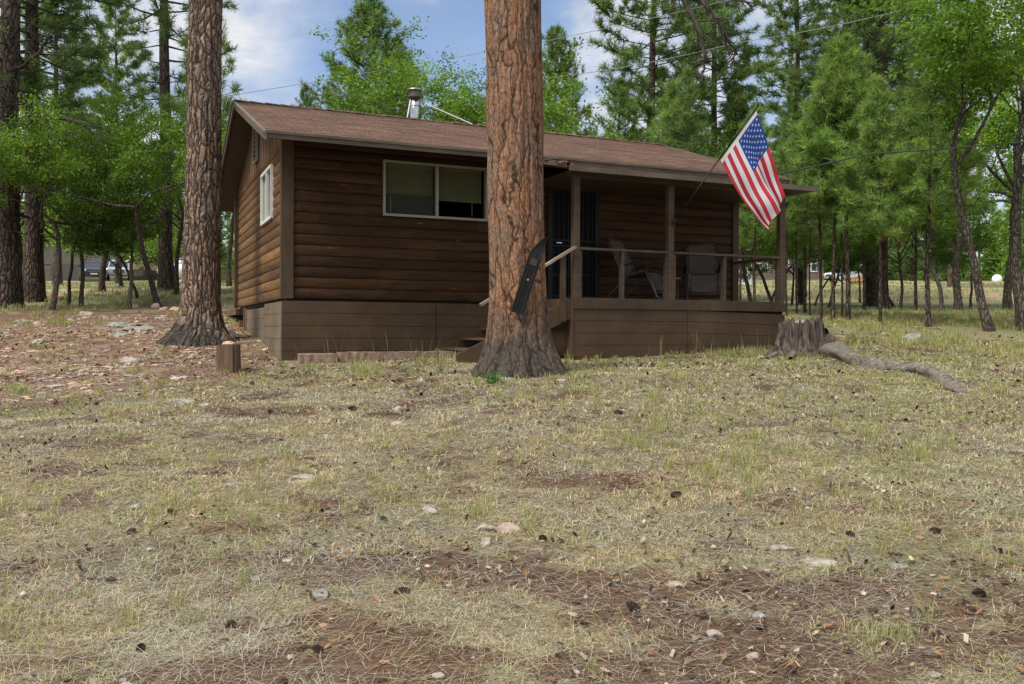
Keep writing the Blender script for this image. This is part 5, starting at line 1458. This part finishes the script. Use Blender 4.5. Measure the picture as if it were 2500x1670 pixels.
# ------------------------------------------------------------------ single rocks of the photograph
RK = [
 (1178, 1298, 62, 26, 'lime', 'pale angular stone in the middle foreground, left of the light narrow stone'),
 (1048, 1253, 52, 26, 'lime', 'pinkish white pointed stone in the middle foreground grass'),
 (1240, 1302, 72, 34, 'pinkrock', 'flat pinkish triangular stone in the central foreground'),
 (1185, 1335, 34, 32, 'lime', 'narrow light upright stone below the flat triangular stone'),
 (1475, 1342, 48, 20, 'greyrock', 'grey rounded stone right of the central foreground'),
 (2010, 1386, 95, 26, 'lime', 'flat white lichened stone in the right foreground'),
 (2200, 1390, 48, 28, 'greyrock', 'small grey stone right of the flat white stone'),
 (1918, 1345, 66, 14, 'lime', 'thin pale slab left above the flat white stone'),
 (735, 1178, 78, 26, 'lime', 'pale broken stone in the left middle ground'),
 (560, 1192, 40, 22, 'greyrock', 'grey pitted stone left of the pale broken stone'),
 (325, 1245, 36, 22, 'lime', 'pale stone in the left foreground grass'),
 (55, 1270, 34, 28, 'pinkrock', 'pink stone at the left edge of the foreground'),
 (972, 1008, 36, 26, 'lime', 'pale pink block on the slope below the front skirting'),
 (966, 1038, 40, 14, 'lime', 'thin white stone just below the pale pink block'),
 (620, 1420, 30, 18, 'greyrock', 'grey stone low in the left foreground'),
 (780, 1462, 60, 30, 'greyrock', 'pale stone beside a dark cone in the lower middle'),
 (1840, 1610, 34, 20, 'pinkrock', 'reddish stone low in the right foreground'),
 (1770, 1602, 44, 34, 'redrock', 'dark red clod near the bottom right'),
 (1745, 1560, 52, 34, 'lime', 'white stone among gravel at the lower right'),
 (1855, 1515, 44, 22, 'greyrock', 'light stone in the gravel patch on the right'),
 (1650, 1435, 60, 22, 'pinkrock', 'tan stone above the gravel patch on the right'),
 (2185, 1560, 44, 44, 'redrock', 'round dark clod in the lower right corner area'),
 (1855, 877, 36, 16, 'lime', 'white smooth stone on the grass left of the stump'),
 (1410, 876, 42, 32, 'greyrock', 'mossy grey rock at the right foot of the front pine'),
 (1378, 933, 40, 14, 'lime', 'flat pale stone right below the front pine'),
 (1320, 912, 34, 22, 'greyrock', 'grey stone at the base of the front pine'),
 (1232, 930, 44, 18, 'lime', 'pale stone before the left foot of the front pine'),
 (2050, 832, 44, 26, 'tanrock', 'tan rounded rock on the grass right of the stump'),
 (2235, 832, 62, 32, 'greyrock', 'large grey lichened rock behind the long root'),
 (2275, 838, 50, 24, 'greyrock', 'smaller grey rock right beside the large lichened rock'),
 (2350, 1052, 26, 22, 'redrock', 'reddish brown stone near the right edge in the grass'),
 (290, 800, 84, 26, 'greyrock', 'long grey ledge rock on the path left of the corner pine'),
 (330, 808, 96, 22, 'greyrock', 'low grey ledge rock right of the other ledge'),
 (285, 822, 60, 26, 'greyrock', 'grey ledge rock nearest to the path edge'),
 (310, 886, 64, 26, 'lime', 'pale grey flat rock below the corner pine roots'),
 (148, 728, 26, 24, 'tanrock', 'orange tan boulder left of the thin oaks'),
 (327, 752, 22, 20, 'tanrock', 'orange boulder beside the bowed oak'),
 (378, 752, 26, 22, 'pinkrock', 'brown boulder at the foot of the leaning oak'),
 (398, 758, 24, 18, 'tanrock', 'tan stone right of the leaning oak'),
 (425, 760, 30, 20, 'tanrock', 'tan stone near the corner pine on the left'),
 (205, 770, 40, 18, 'lime', 'flat white stone on the left slope under the oaks'),
 (50, 790, 44, 18, 'greyrock', 'grey flat stone at left on the rubble slope'),
 (95, 838, 46, 20, 'lime', 'pale flat stone on the left path'),
 (440, 985, 66, 18, 'greyrock', 'grey flat stone in the grass left of the cut log'),
 (500, 992, 30, 18, 'lime', 'tan pale stone beside the grey flat stone'),
 (450, 690, 70, 26, 'greyrock', 'rubble rock in front of the white propane tank'),
 (562, 712, 44, 22, 'lime', 'pale rock behind the rear corner of the cabin'),
]
for i, (u, v, a, b, m_, lab) in enumerate(RK): rock(u, v, a, b, m_, lab, 100+i, .8, group='loose stones')
# pine cones
cone_m = plain('pine cone scales', (.045, .028, .02), .8, 0, .4, 30)
cb = MB(); rs = R0(6)
for k in range(90):
    f = k/90; r = .036*math.sin(PI*min(1, f*.86+.12))**.7; a = k*2.4; z = .10*f
    b = Vector((math.cos(a), math.sin(a), 0)); p = b*r*.45+Vector((0, 0, z)); q = b*r*1.08+Vector((0, 0, z+.010-.02*(.5-f)))
    t = Vector((-b.y, b.x, 0))*.011
    cb.add([tuple(p-t*.4), tuple(p+t*.4), tuple(q+t), tuple(q-t), tuple(q+Vector((0, 0, -.008)))], [(0, 1, 2, 3), (1, 0, 4), (3, 2, 4), (0, 3, 4), (2, 1, 4)])
cone_mesh = cb.mesh('pine_cone', cone_m)
for i, (u, v) in enumerate([(760, 1146), (430, 1258), (345, 1585), (230, 990), (128, 990), (870, 1000), (995, 1005), (2085, 1312), (2270, 1305), (1640, 1215), (940, 1278), (1330, 1322), (785, 1595), (620, 940), (665, 1012), (1150, 1270), (860, 945), (2210, 1030), (310, 1310), (560, 1540), (1000, 1450), (1560, 1500), (2380, 1450), (1250, 1050), (1500, 1010)]):
    o = bpy.data.objects.new('pine_cone', cone_mesh); COL.objects.link(o)
    p = at_ground(u, v); rr_ = random.Random(i); o.location = p+Vector((0, 0, .008)); o.rotation_euler = (1.35+rr_.uniform(-.3, .3), rr_.uniform(-.5, .5), rr_.uniform(0, 6.28)); k = rr_.uniform(.42, .66); o.scale = (k, k*rr_.uniform(.8, 1.15), k*rr_.uniform(.75, 1.1))
    tag(o, 'dark brown pine cone lying on the dry grass', 'pine cone', 'fallen pine cones')
# ------------------------------------------------------------------ ground cover (nobody could count it)
CI = np.array(CABI)
def cabin_ts(x, y):
    return (x-P0.x)*ax.x+(y-P0.y)*ax.y, (x-P0.x)*ay.x+(y-P0.y)*ay.y
def keep(x, y):
    t, s = cabin_ts(x, y)
    ok = ~((t > -.06) & (t < 8.75) & (s > -.06) & (s < 6.6)) & ~((t > 4.3) & (t < 8.7) & (s > -1.56) & (s < 0))
    ok &= np.hypot(x-base.x, y-base.y) > .40
    ok &= np.hypot(x-base2.x, y-base2.y) > .42
    ok &= np.hypot(x-sb.x, y-sb.y) > .42
    return ok
def sample(n, rs, y0=2.9, y1=18., p=1.35):
    """ground points, denser close to the path the photographer stood on"""
    q = rs.rand(n); e = 1-p+1
    y = (y0**e+q*(y1**e-y0**e))**(1/e)
    x = rs.uniform(-1, 1, n)*(.61*y+1.3)
    k = keep(x, y); return x[k], y[k]
def hgt(x, y):
    f = np.clip(1.25-np.hypot(x, y-8)/16, 0, 1)
    return ground(x, y)+EYE+((vnoise(x*6, y*6, 11)-.5)*.018+(vnoise(x*13, y*13, 17)-.5)*.012)*f
def blades(mb, x, y, hd, L, lean, wid, col, curl=.5, z0=-.004):
    n = len(x); z = hgt(x, y)+z0
    d = np.stack([np.cos(hd), np.sin(hd)], 1); s = np.stack([-d[:, 1], d[:, 0]], 1)*(wid/2)[:, None]
    h1 = L*.55*np.cos(lean); o1 = L*.55*np.sin(lean); l2 = np.minimum(lean+curl, 1.75); h2 = h1+L*.45*np.cos(l2); o2 = o1+L*.45*np.sin(l2)
    B = np.stack([x, y], 1); z1 = z+h1; z2 = np.maximum(z+h2, z+.004)
    def P(b, zz): return np.concatenate([b, zz[:, None]], 1)
    V = np.stack([P(B-s, z), P(B+s, z), P(B+d*o1[:, None]+s*.8, z1), P(B+d*o1[:, None]-s*.8, z1), P(B+d*o2[:, None], z2)], 1).reshape(-1, 3)
    k = np.arange(n)[:, None]*5
    c = np.repeat(col, 5, 0)
    mb.V.append(V); mb.C.append(c)
    mb.F.append(k+np.array([[0, 1, 2, 3]])+mb.n); mb.M.append(np.zeros(n, np.int32))
    mb.F.append(k+np.array([[3, 2, 4]])+mb.n); mb.M.append(np.zeros(n, np.int32))
    mb.n += n*5
def var(col, n, rs, a=.25): return np.array(col)[None]*rs.uniform(1-a, 1+a, (n, 1))*rs.uniform(.93, 1.07, (n, 3))
GRASSM = foliage('dry grass', .15, .8, (1, 1, .8)); GREENM = foliage('green grass', .3, .6, (1, 1.05, .6)); LIT = vcol_mat('litter', .85)
# dry grass, in little tufts
rs = R0(1); mb = MB()
tx_, ty_ = sample(64000, rs); k = rs.rand(len(tx_)) > np.clip(soilness(tx_, ty_)*1.15+.08+(fbm(tx_*3.1, ty_*3.1, 19, 3)-.49)*2.0, 0, .96); tx_, ty_ = tx_[k], ty_[k]
per = 10; n = len(tx_)*per
ox = np.repeat(tx_, per); oy = np.repeat(ty_, per); sc = np.repeat(rs.uniform(.55, 1.3, len(tx_)), per)
x = ox+rs.normal(size=n)*.022*sc; y = oy+rs.normal(size=n)*.022*sc
tc_ = np.repeat(np.clip((fbm(tx_*1.1, ty_*1.1, 29, 3)-.5)*3+rs.rand(len(tx_)), 0, 1), per)[:, None]
colr = (1-tc_)*var((.54, .46, .235), n, rs, .5)+tc_*var((.46, .435, .31), n, rs, .5)
gmix = (fbm(x*.7, y*.7, 77, 3) > .53)[:, None]*np.repeat(rs.rand(len(tx_)) > .45, per)[:, None]
colr = np.where(gmix, colr*.35+var((.33, .36, .10), n, rs)*.65, colr)
blades(mb, x, y, rs.uniform(0, 6.28, n), rs.uniform(.022, .068, n)*sc, rs.uniform(.5, 1.5, n), np.maximum(.0016, .00055*y)*rs.uniform(.7, 1.3, n), colr, .6)
tag(mb.build('dry_grass', GRASSM), 'short curled dry grass covering the slope', 'grass', kind='stuff')
# lying straw and needles
mb = MB(); x, y = sample(240000, rs); n = len(x)
so = soilness(x, y); k = rs.rand(n) < .95-.5*np.clip(so, 0, 1); x, y, so = x[k], y[k], so[k]; n = len(x)
t = np.clip(rs.rand(n, 1)+((fbm(x*1.4, y*1.4, 37, 3)-.5)*1.6+np.clip(so, 0, 1)*.35)[:, None], 0, .99); colr = np.where(t < .38, var((.46, .385, .235), n, rs, .4), np.where(t < .76, var((.23, .135, .07), n, rs, .4), var((.42, .40, .33), n, rs, .3)))
blades(mb, x, y, rs.uniform(0, 6.28, n), rs.uniform(.06, .19, n), rs.uniform(1.36, 1.55, n), np.maximum(.0014, .00046*y)*rs.uniform(.7, 1.2, n), colr, .08, .004)
tag(mb.build('pine_needle_litter', LIT), 'fallen pine needles and straw lying on the soil', 'litter', kind='stuff')
# green tufts: listed ones of the photograph and scattered ones
mb = MB(); pts = []
for ua, ub, va, vb, m_, h in [(1500, 1570, 1070, 1102, 9, .15), (1770, 1870, 1112, 1150, 14, .15), (1900, 1942, 1095, 1128, 5, .15), (1696, 1752, 1150, 1195, 8, .15), (2215, 2320, 1080, 1118, 14, .15), (2110, 2165, 1040, 1130, 10, .14),
   (1572, 1610, 1030, 1068, 5, .13), (1400, 1430, 925, 970, 5, .20), (1645, 1680, 925, 965, 5, .16), (312, 365, 890, 922, 7, .15), (862, 928, 898, 926, 9, .20), (5, 58, 940, 965, 7, .13), (2090, 2200, 1555, 1605, 10, .10), (1790, 1850, 1060, 1100, 6, .1),
   (1380, 1460, 868, 880, 10, .26), (1460, 1700, 866, 872, 12, .16), (1700, 1790, 862, 870, 8, .18), (1800, 1880, 862, 870, 9, .22), (720, 1010, 880, 890, 9, .14), (1010, 1150, 868, 890, 16, .20), (540, 552, 908, 916, 3, .18), (582, 592, 908, 918, 2, .14), (1400, 1470, 1640, 1665, 3, .07), (680, 760, 985, 1010, 4, .09), (700, 740, 1040, 1075, 4, .1), (1200, 1330, 960, 990, 4, .1), (1240, 1250, 935, 948, 2, .1), (1165, 1390, 912, 926, 16, .12), (385, 570, 832, 846, 8, .08)]:
    for k in range(m_):
        q = at_ground(rs.uniform(ua, ub), rs.uniform(va, vb)); pts.append((q.x, q.y, h*rs.uniform(.5, .95), .06))
fx, fy = sample(2600, rs, 3.2, 18, 1.1); gd_ = fbm(fx*.5, fy*.5, 61, 3)+sstep(-1, 3.5, fx)*.18+sstep(6, 10, fy)*.10
sel = (gd_ > .62) & (soilness(fx, fy) < .55)
for a, b in zip(fx[sel], fy[sel]): pts.append((a, b, rs.uniform(.05, .13), .03))
# beyond the crest on the right
fx = rs.uniform(3.5, 16, 3600); fy = rs.uniform(13, 27, 3600); sel = keep(fx, fy) & (np.abs(fx) < .64*fy) & (fbm(fx*.6, fy*.6, 62, 3) > .43)
for a, b in zip(fx[sel], fy[sel]): pts.append((a, b, rs.uniform(.07, .20), .07))
fx = rs.uniform(-16, -5, 900); fy = rs.uniform(19, 34, 900); sel = keep(fx, fy) & (fbm(fx*.6, fy*.6, 63, 3) > .5)
for a, b in zip(fx[sel], fy[sel]): pts.append((a, b, rs.uniform(.08, .22), .07))
pts = np.array(pts); per = 22; n = len(pts)*per
ox, oy, hh, sp_ = [np.repeat(pts[:, k], per) for k in range(4)]
x = ox+rs.normal(size=n)*sp_*.7; y = oy+rs.normal(size=n)*sp_*.7
yel = np.repeat(rs.rand(len(pts)), per)[:, None]
colr = yel*var((.42, .38, .15), n, rs)+(1-yel)*var((.27, .305, .11), n, rs)
colr = np.where(rs.rand(n, 1) < .16, var((.42, .36, .22), n, rs), colr)
blades(mb, x, y, rs.uniform(0, 6.28, n), hh*rs.uniform(.55, 1.15, n), rs.uniform(.02, .5, n), np.maximum(.0024, .00056*y)*rs.uniform(.7, 1.2, n), colr, .35)
# tall seed stalks along the skirting
q = []
for u in list(rs.uniform(715, 1120, 22))+list(rs.uniform(1390, 1890, 40))+[833, 1713, 1700, 1615]:
    p_ = at_ground(u, 893 if u < 1120 else 868+rs.uniform(-2, 6)); q.append((p_.x, p_.y))
q = np.array(q); n = len(q)
blades(mb, q[:, 0], q[:, 1], rs.uniform(0, 6.28, n), rs.uniform(.25, .60, n), rs.uniform(.02, .3, n), np.full(n, .006), var((.36, .31, .17), n, rs), .3)
tag(mb.build('green_grass', GREENM), 'yellow green grass tufts and seed stalks', 'grass', kind='stuff')
# small bright weed by the front pine is a thing of its own
wp = at_ground(1206, 938); wd_ = MB(); n = 90
rs2 = R0(4); P_ = rs2.normal(size=(n, 3))*np.array([.06, .05, .035])+np.array([0, 0, .07]); s_ = rs2.uniform(.014, .03, (n, 1)); t_ = rs2.normal(size=(n, 3)); t_ /= np.linalg.norm(t_, axis=1, keepdims=True); b_ = np.cross(t_, rs2.normal(size=(n, 3))); b_ /= np.linalg.norm(b_, axis=1, keepdims=True)
wd_.add(np.stack([P_-t_*s_, P_+b_*s_*.6, P_+t_*s_, P_-b_*s_*.6], 1).reshape(-1, 3), np.arange(n*4).reshape(-1, 4), 0, np.repeat(var((.075, .17, .04), n, rs2), 4, 0))
for k in range(8): wd_.tube([(0, 0, -.01), tuple(P_[k]*.9)], .003, 4, col=(.1, .22, .05), cap=False)
tag(wd_.build('green_weed', GREENM, loc=wp), 'bright green weed at the left foot of the front pine', 'plant')
# fallen oak leaves
mb = MB(); x, y = sample(4200, rs, 2.9, 19, .9); dn = fbm(x*.8, y*.8, 91, 3); k = rs.rand(len(x)) < sstep(.40, .66, dn)+.10; x, y = x[k], y[k]
fx = rs.uniform(4, 15, 2600); fy = rs.uniform(13, 24, 2600); kk = keep(fx, fy); x = np.concatenate([x, fx[kk]]); y = np.concatenate([y, fy[kk]])
fx = rs.uniform(-12, -4.2, 1500); fy = rs.uniform(12, 24, 1500); kk = keep(fx, fy); x = np.concatenate([x, fx[kk]]); y = np.concatenate([y, fy[kk]])
for ua, ub, va, vb, m_ in ((780, 1010, 985, 1015, 170), (430, 640, 945, 975, 190), (900, 1120, 925, 950, 90), (1500, 1640, 1165, 1200, 60), (1750, 1900, 1210, 1240, 50), (700, 820, 1125, 1165, 60), (1900, 2400, 1150, 1250, 120), (1300, 1700, 1120, 1180, 90)):
    for k in range(m_):
        q = at_ground(rs.uniform(ua, ub), rs.uniform(va, vb)); x = np.append(x, q.x); y = np.append(y, q.y)
n = len(x); out2 = np.array([(-1, 0), (-.55, .16), (-.35, .42), (-.15, .2), (.1, .5), (.3, .2), (.6, .36), (1, 0), (.6, -.36), (.3, -.2), (.1, -.5), (-.15, -.2), (-.35, -.42), (-.55, -.16)])
m_ = len(out2); a = rs.uniform(0, 6.28, n); s_ = rs.uniform(.012, .028, n)*np.clip(y/9, .9, 1.5); ti = rs.normal(size=(n, 2))*.35; cu = rs.uniform(-.25, .7, n)
lx = out2[None, :, 0]*s_[:, None]; ly = out2[None, :, 1]*s_[:, None]
X_ = x[:, None]+lx*np.cos(a)[:, None]-ly*np.sin(a)[:, None]; Y_ = y[:, None]+lx*np.sin(a)[:, None]+ly*np.cos(a)[:, None]
Z_ = (hgt(x, y)+rs.uniform(.012, .03, n))[:, None]+lx*ti[:, :1]+ly*ti[:, 1:]+(np.abs(out2[None, :, 1])*.8+out2[None, :, 0]**2*.35)*s_[:, None]*cu[:, None]
V = np.stack([X_, Y_, Z_], -1).reshape(-1, 3); F = np.arange(n*m_).reshape(-1, m_)
t = rs.rand(n, 1); colr = np.where(t < .5, var((.30, .21, .125), n, rs, .35), np.where(t < .8, var((.25, .135, .065), n, rs, .35), var((.38, .30, .21), n, rs, .3)))
mb.add(V, F, 0, np.repeat(colr, m_, 0)); tag(mb.build('oak_leaf_litter', foliage('dead leaves', .15, .7, (1, .9, .6))), 'curled dead oak leaves scattered on the ground', 'litter', kind='stuff')
# gravel and clods
def stones(x, y, s, cols, rs, flat=.5):
    V0, F0 = ICO1; n = len(x)
    j = V0[None]*(1+rs.normal(size=(n, len(V0), 1))*.16); j = j*np.stack([rs.uniform(.7, 1.4, n), rs.uniform(.7, 1.2, n), rs.uniform(.5, 1.1, n)*flat], 1)[:, None]*s[:, None, None]
    a = rs.uniform(0, 6.28, n); c_, s2 = np.cos(a)[:, None], np.sin(a)[:, None]
    V = np.stack([x[:, None]+j[:, :, 0]*c_-j[:, :, 1]*s2, y[:, None]+j[:, :, 0]*s2+j[:, :, 1]*c_, hgt(x, y)[:, None]+j[:, :, 2]+s[:, None]*flat*.25], -1).reshape(-1, 3)
    F = (np.arange(n)[:, None, None]*len(V0)+F0[None]).reshape(-1, 3)
    return V, F, np.repeat(cols, len(V0), 0)
mb = MB()
x, y = sample(5200, rs, 2.9, 17, 1.3); so = soilness(x, y); k = rs.rand(len(x)) < .12+.5*np.clip(so, 0, 1); x, y = x[k], y[k]; n = len(x)
t = rs.rand(n, 1); colr = np.where(t < .4, var((.38, .33, .27), n, rs), np.where(t < .75, var((.30, .18, .12), n, rs), var((.22, .20, .18), n, rs)))
mb.add(*stones(x, y, .006+.016*rs.rand(n)**3, None, rs)[:2], 0, np.repeat(colr, 12+0*n if False else len(ICO1[0]), 0))
# rubble path at the left
fx = rs.uniform(-11.5, -3.2, 5200); fy = rs.uniform(9.6, 22, 5200)
kk = keep(fx, fy) & (rs.rand(5200) < sstep(.42, .58, fbm(fx*.7, fy*.7, 33, 3))*.75+.25) & (fx < -3.4-.0*fy) & (np.hypot(fx+4.3, fy-12.6) > 1.); fx, fy = fx[kk], fy[kk]; n = len(fx)
t = rs.rand(n, 1); colr = np.where(t < .45, var((.46, .35, .26), n, rs), np.where(t < .8, var((.42, .25, .17), n, rs), var((.34, .32, .30), n, rs)))
mb.add(*stones(fx, fy, .015+.062*rs.rand(n)**2.5, None, rs, .38)[:2], 0, np.repeat(colr, len(ICO1[0]), 0))
# stony track beyond the right stand
fx = rs.uniform(4.5, 18, 900); fy = 21.5+rs.normal(size=900)*.7+.12*fx; n = 900
mb.add(*stones(fx, fy, .02+.05*rs.rand(n)**2.5, None, rs, .5)[:2], 0, np.repeat(var((.45, .33, .25), n, rs), len(ICO1[0]), 0))
tag(mb.build('gravel', vcol_mat('gravel stone', .9, .5, 60)), 'loose pale and pinkish gravel and rubble', 'gravel', kind='stuff')
mb = MB(); x, y = sample(3600, rs, 2.9, 12, 1.5); so = soilness(x, y); k = so > .28; x, y = x[k], y[k]; n = len(x)
mb.add(*stones(x, y, .004+.020*rs.rand(n)**3, None, rs, .7)[:2], 0, np.repeat(var((.07, .042, .03), n, rs, .35), len(ICO1[0]), 0))
tag(mb.build('soil_clods', vcol_mat('dark soil clod', .95, .6, 80)), 'dark reddish soil clods', 'soil', kind='stuff')

# dark chips of bark, cones and twigs, and pale chips, in drifts
mb = MB(); x, y = sample(24000, rs, 2.9, 19, 1.2); dn = fbm(x*1.3, y*1.3, 55, 4); k = rs.rand(len(x)) < sstep(.46, .64, dn)+.06; x, y = x[k], y[k]; n = len(x)
a = rs.uniform(0, 6.28, n); L_2 = rs.uniform(.005, .022, n)*np.clip(y/8, .8, 1.7); W_2 = L_2*rs.uniform(.25, .8, n)
q4 = np.array([(-1, -.6), (.7, -1), (1, .5), (-.5, 1)])
lx = q4[None, :, 0]*L_2[:, None]; ly = q4[None, :, 1]*W_2[:, None]
Z_ = hgt(x, y)[:, None]+rs.uniform(.008, .03, n)[:, None]+lx*rs.normal(size=(n, 1))*.5+ly*rs.normal(size=(n, 1))*.5
V = np.stack([x[:, None]+lx*np.cos(a)[:, None]-ly*np.sin(a)[:, None], y[:, None]+lx*np.sin(a)[:, None]+ly*np.cos(a)[:, None], Z_], -1).reshape(-1, 3)
t = rs.rand(n, 1); colr = np.where(t < .62, var((.055, .034, .022), n, rs, .4), np.where(t < .8, var((.20, .11, .055), n, rs, .4), var((.36, .30, .22), n, rs, .3)))
mb.add(V, np.arange(n*4).reshape(-1, 4), 0, np.repeat(colr, 4, 0)); tag(mb.build('bark_chip_litter', LIT), 'dark bark chips and twigs scattered in the grass', 'litter', kind='stuff')
# leaf drifts
# long grass of the meadow and of the clearing at the left
mb = MB(); fx = rs.uniform(-30, 46, 16000); fy = 26+46*rs.rand(16000)**1.1; sel = (np.abs(fx) < .62*fy) & ((fx > 6) | (fx < -6)) & (fbm(fx*.22, fy*.22, 66, 3) > .44); fx, fy = fx[sel], fy[sel]
per = 5; n = len(fx)*per; x = np.repeat(fx, per)+rs.normal(size=n)*.22; y = np.repeat(fy, per)+rs.normal(size=n)*.22; yel = np.repeat(rs.rand(len(fx)), per)[:, None]
colr = np.where(yel < .55, var((.42, .37, .20), n, rs), var((.21, .29, .12), n, rs))
blades(mb, x, y, rs.uniform(0, 6.28, n), rs.uniform(.06, .20, n), rs.uniform(.05, .6, n), .0007*y*rs.uniform(.6, 1.2, n), colr, .35)
tag(mb.build('meadow_grass', GREENM), 'long pale and green grass of the meadow', 'grass', kind='stuff')
